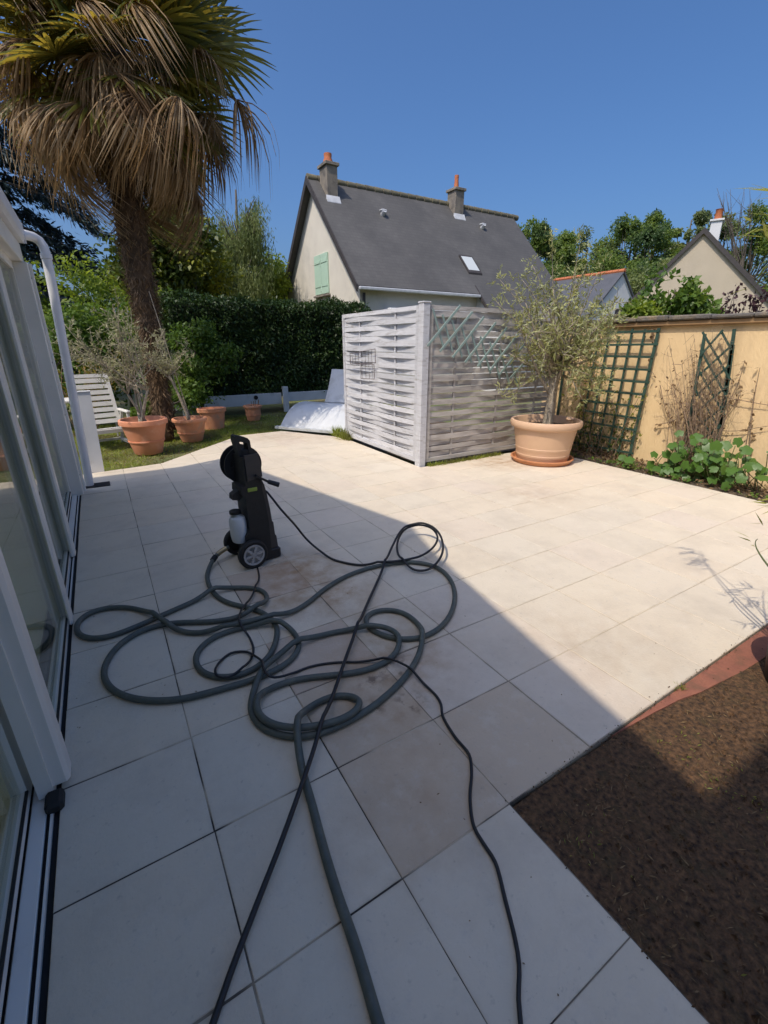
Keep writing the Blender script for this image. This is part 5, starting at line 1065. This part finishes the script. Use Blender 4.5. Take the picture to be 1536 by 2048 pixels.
cl = thing('shaded_climber', 'thin leafy climber growing through the square trellis behind the big olive', 'climber', (6.6, 4.3, 0)); mb = MB(); P = []
r_ = np.random.default_rng(155)
for k in range(34):
    y0 = r_.uniform(3.9, 5.0); cv = curve((6.6, y0, 0), (6.62+r_.normal()*.05, y0+r_.normal()*.25, r_.uniform(.3, 1.2)), .1, 8, r_); mb.tube(cv, np.linspace(.007, .003, 8), 4, False); P.append(cv[r_.integers(1, 8, 26)]+r_.normal(0, .05, (26, 3)))
part('stems', mb, M['twig'], cl, smooth=True); P = np.concatenate(P); leaves('foliage', P, r_.normal(size=P.shape)-[0, 0, .4], r_.normal(size=P.shape), r_.uniform(.04, .08, len(P)), r_.uniform(.015, .035, len(P)), M['Ldark'], .1, cl)

# ------------------------------------------------------------------ grass and litter
def poly_mask(P, r_):
    x, y = P[:, 0], P[:, 1]; lim = np.where(x < .58, 7.2+(x+.455)*.12, np.where(x < 2.15, 7.32+(x-.58)*1.03, np.where(x < 3.05, 8.97, 9.4)))
    return y > lim+.02+.05*nz(P, 77, 6)
scatter('grass', 85000, -1.6, 4.6, 7.15, 12.1, -.065, (.03, .075), (.005, .012), M['Lgrass'], 161, .9, None, lambda P, r_: poly_mask(P, r_) & (nz(P, 8, 1.6)+r_.normal(0, .5, len(P)) > -.35))
scatter('lawn_leaf_litter', 2600, -1.4, 4.2, 7.1, 11.5, -.055, (.02, .05), (.01, .025), M['Ldry'], 162, .2, None, lambda P, r_: poly_mask(P, r_))
scatter('soil_litter', 8500, 1.07, 4.6, -1., .70, -.017, (.010, .035), (.002, .006), M['Ldry'], 163, .45, None, lambda P, r_: nz(P, 31, 5)+r_.normal(0, .5, len(P)) > .1)
scatter('soil_moss', 5200, 1.1, 4.6, -.6, .66, -.017, (.008, .022), (.002, .006), M['Lgrass'], 164, .9, None, lambda P, r_: nz(P, 33, 4)+r_.normal(0, .3, len(P)) > .35)
scatter('edge_tufts', 16, 2.24, 2.29, .775, .80, -.02, (.03, .06), (.003, .006), M['Lbamboo'], 165, 1.2)

scatter('terrace_debris', 420, -.4, 2.6, .3, 6.5, .002, (.004, .014), (.003, .007), M['Ldry'], 171, .15, None, lambda P, r_: nz(P, 12, 3)+r_.normal(0, .4, len(P)) > .1)
scatter('edge_crumbs', 700, 1.05, 4.5, .775, .86, .001, (.004, .013), (.004, .009), M['soilbit'], 172, .6, None, lambda P, r_: P[:, 1] < .79+np.abs(r_.normal(0, .018, len(P))))
scatter('corner_crumbs', 160, 1.0, 1.06, -.3, .79, .001, (.004, .012), (.004, .008), M['soilbit'], 173, .6, None, lambda P, r_: P[:, 0] > 1.056-np.abs(r_.normal(0, .014, len(P))))
# ------------------------------------------------------------------ tall potted bamboo at the right edge
bm = thing('bamboo_plant', 'tall bamboo with narrow yellow green leaves in a black tub at the right edge', 'bamboo', (2.86, .42, -.04))
r_ = np.random.default_rng(170)
mb = MB(); P = []; D = []
for k in range(7):
    a = r_.uniform(0, 6.28); b0 = np.array([2.86+.12*math.cos(a), .42+.12*math.sin(a), .32]); e = b0+[r_.uniform(-.15, .45), r_.uniform(-.45, .15), r_.uniform(1.3, 2.3)]
    cv = curve(b0, e, .08, 12, r_); mb.tube(cv, np.linspace(.010, .003, 12), 6)
    for j in range(11):
        q = cv[r_.integers(3, 12)]; d = r_.normal(size=3)*[1, 1, .35]; d /= np.linalg.norm(d); tw = curve(q, q+d*r_.uniform(.12, .34), .03, 4, r_); mb.tube(tw, [.002]*4, 3, False)
        P.append(tw[r_.integers(1, 4, 6)]); D.append(d+r_.normal(size=(6, 3))*.5-[0, 0, .25])
for (qx, qy, dd, nn) in ((1568, 400, 2.9, 16), (1575, 470, 2.8, 22), (1565, 520, 2.9, 12), (1560, 1010, 3.3, 8), (1515, 1078, 3.3, 5)):
    e = atd(qx, qy, dd); cv = curve((2.86, .42, .32), e, .12, 12, r_); mb.tube(cv, np.linspace(.008, .002, 12), 6)
    P.append(e+r_.normal(0, .05, (nn, 3))); D.append(np.tile(-_rt*.9+[0, 0, .1], (nn, 1))+r_.normal(size=(nn, 3))*.4)
part('culms', mb, M['petiole'], bm, smooth=True); P = np.concatenate(P); D = np.concatenate(D)
leaves('foliage', P, D, r_.normal(size=P.shape)*.5+[0, 0, 1], r_.uniform(.07, .15, len(P)), r_.uniform(.010, .017, len(P)), M['Lbamboo'], .06, bm, .3)
tb_ = thing('black_tub', 'round black plastic tub of the bamboo standing on the soil', 'plant pot', (2.86, .42, -.035))
part('tub', MB().lathe([(.19, 0), (.20, .02), (.245, .36), (.26, .37), (.262, .41), (.245, .412), (.235, .37)], (2.86, .42, -.035), 40), M['wblack'], tb_, smooth=35)
part('soil', MB().lathe([(.001, .375), (.236, .365)], (2.86, .42, -.035), 24), M['potsoil'], tb_)
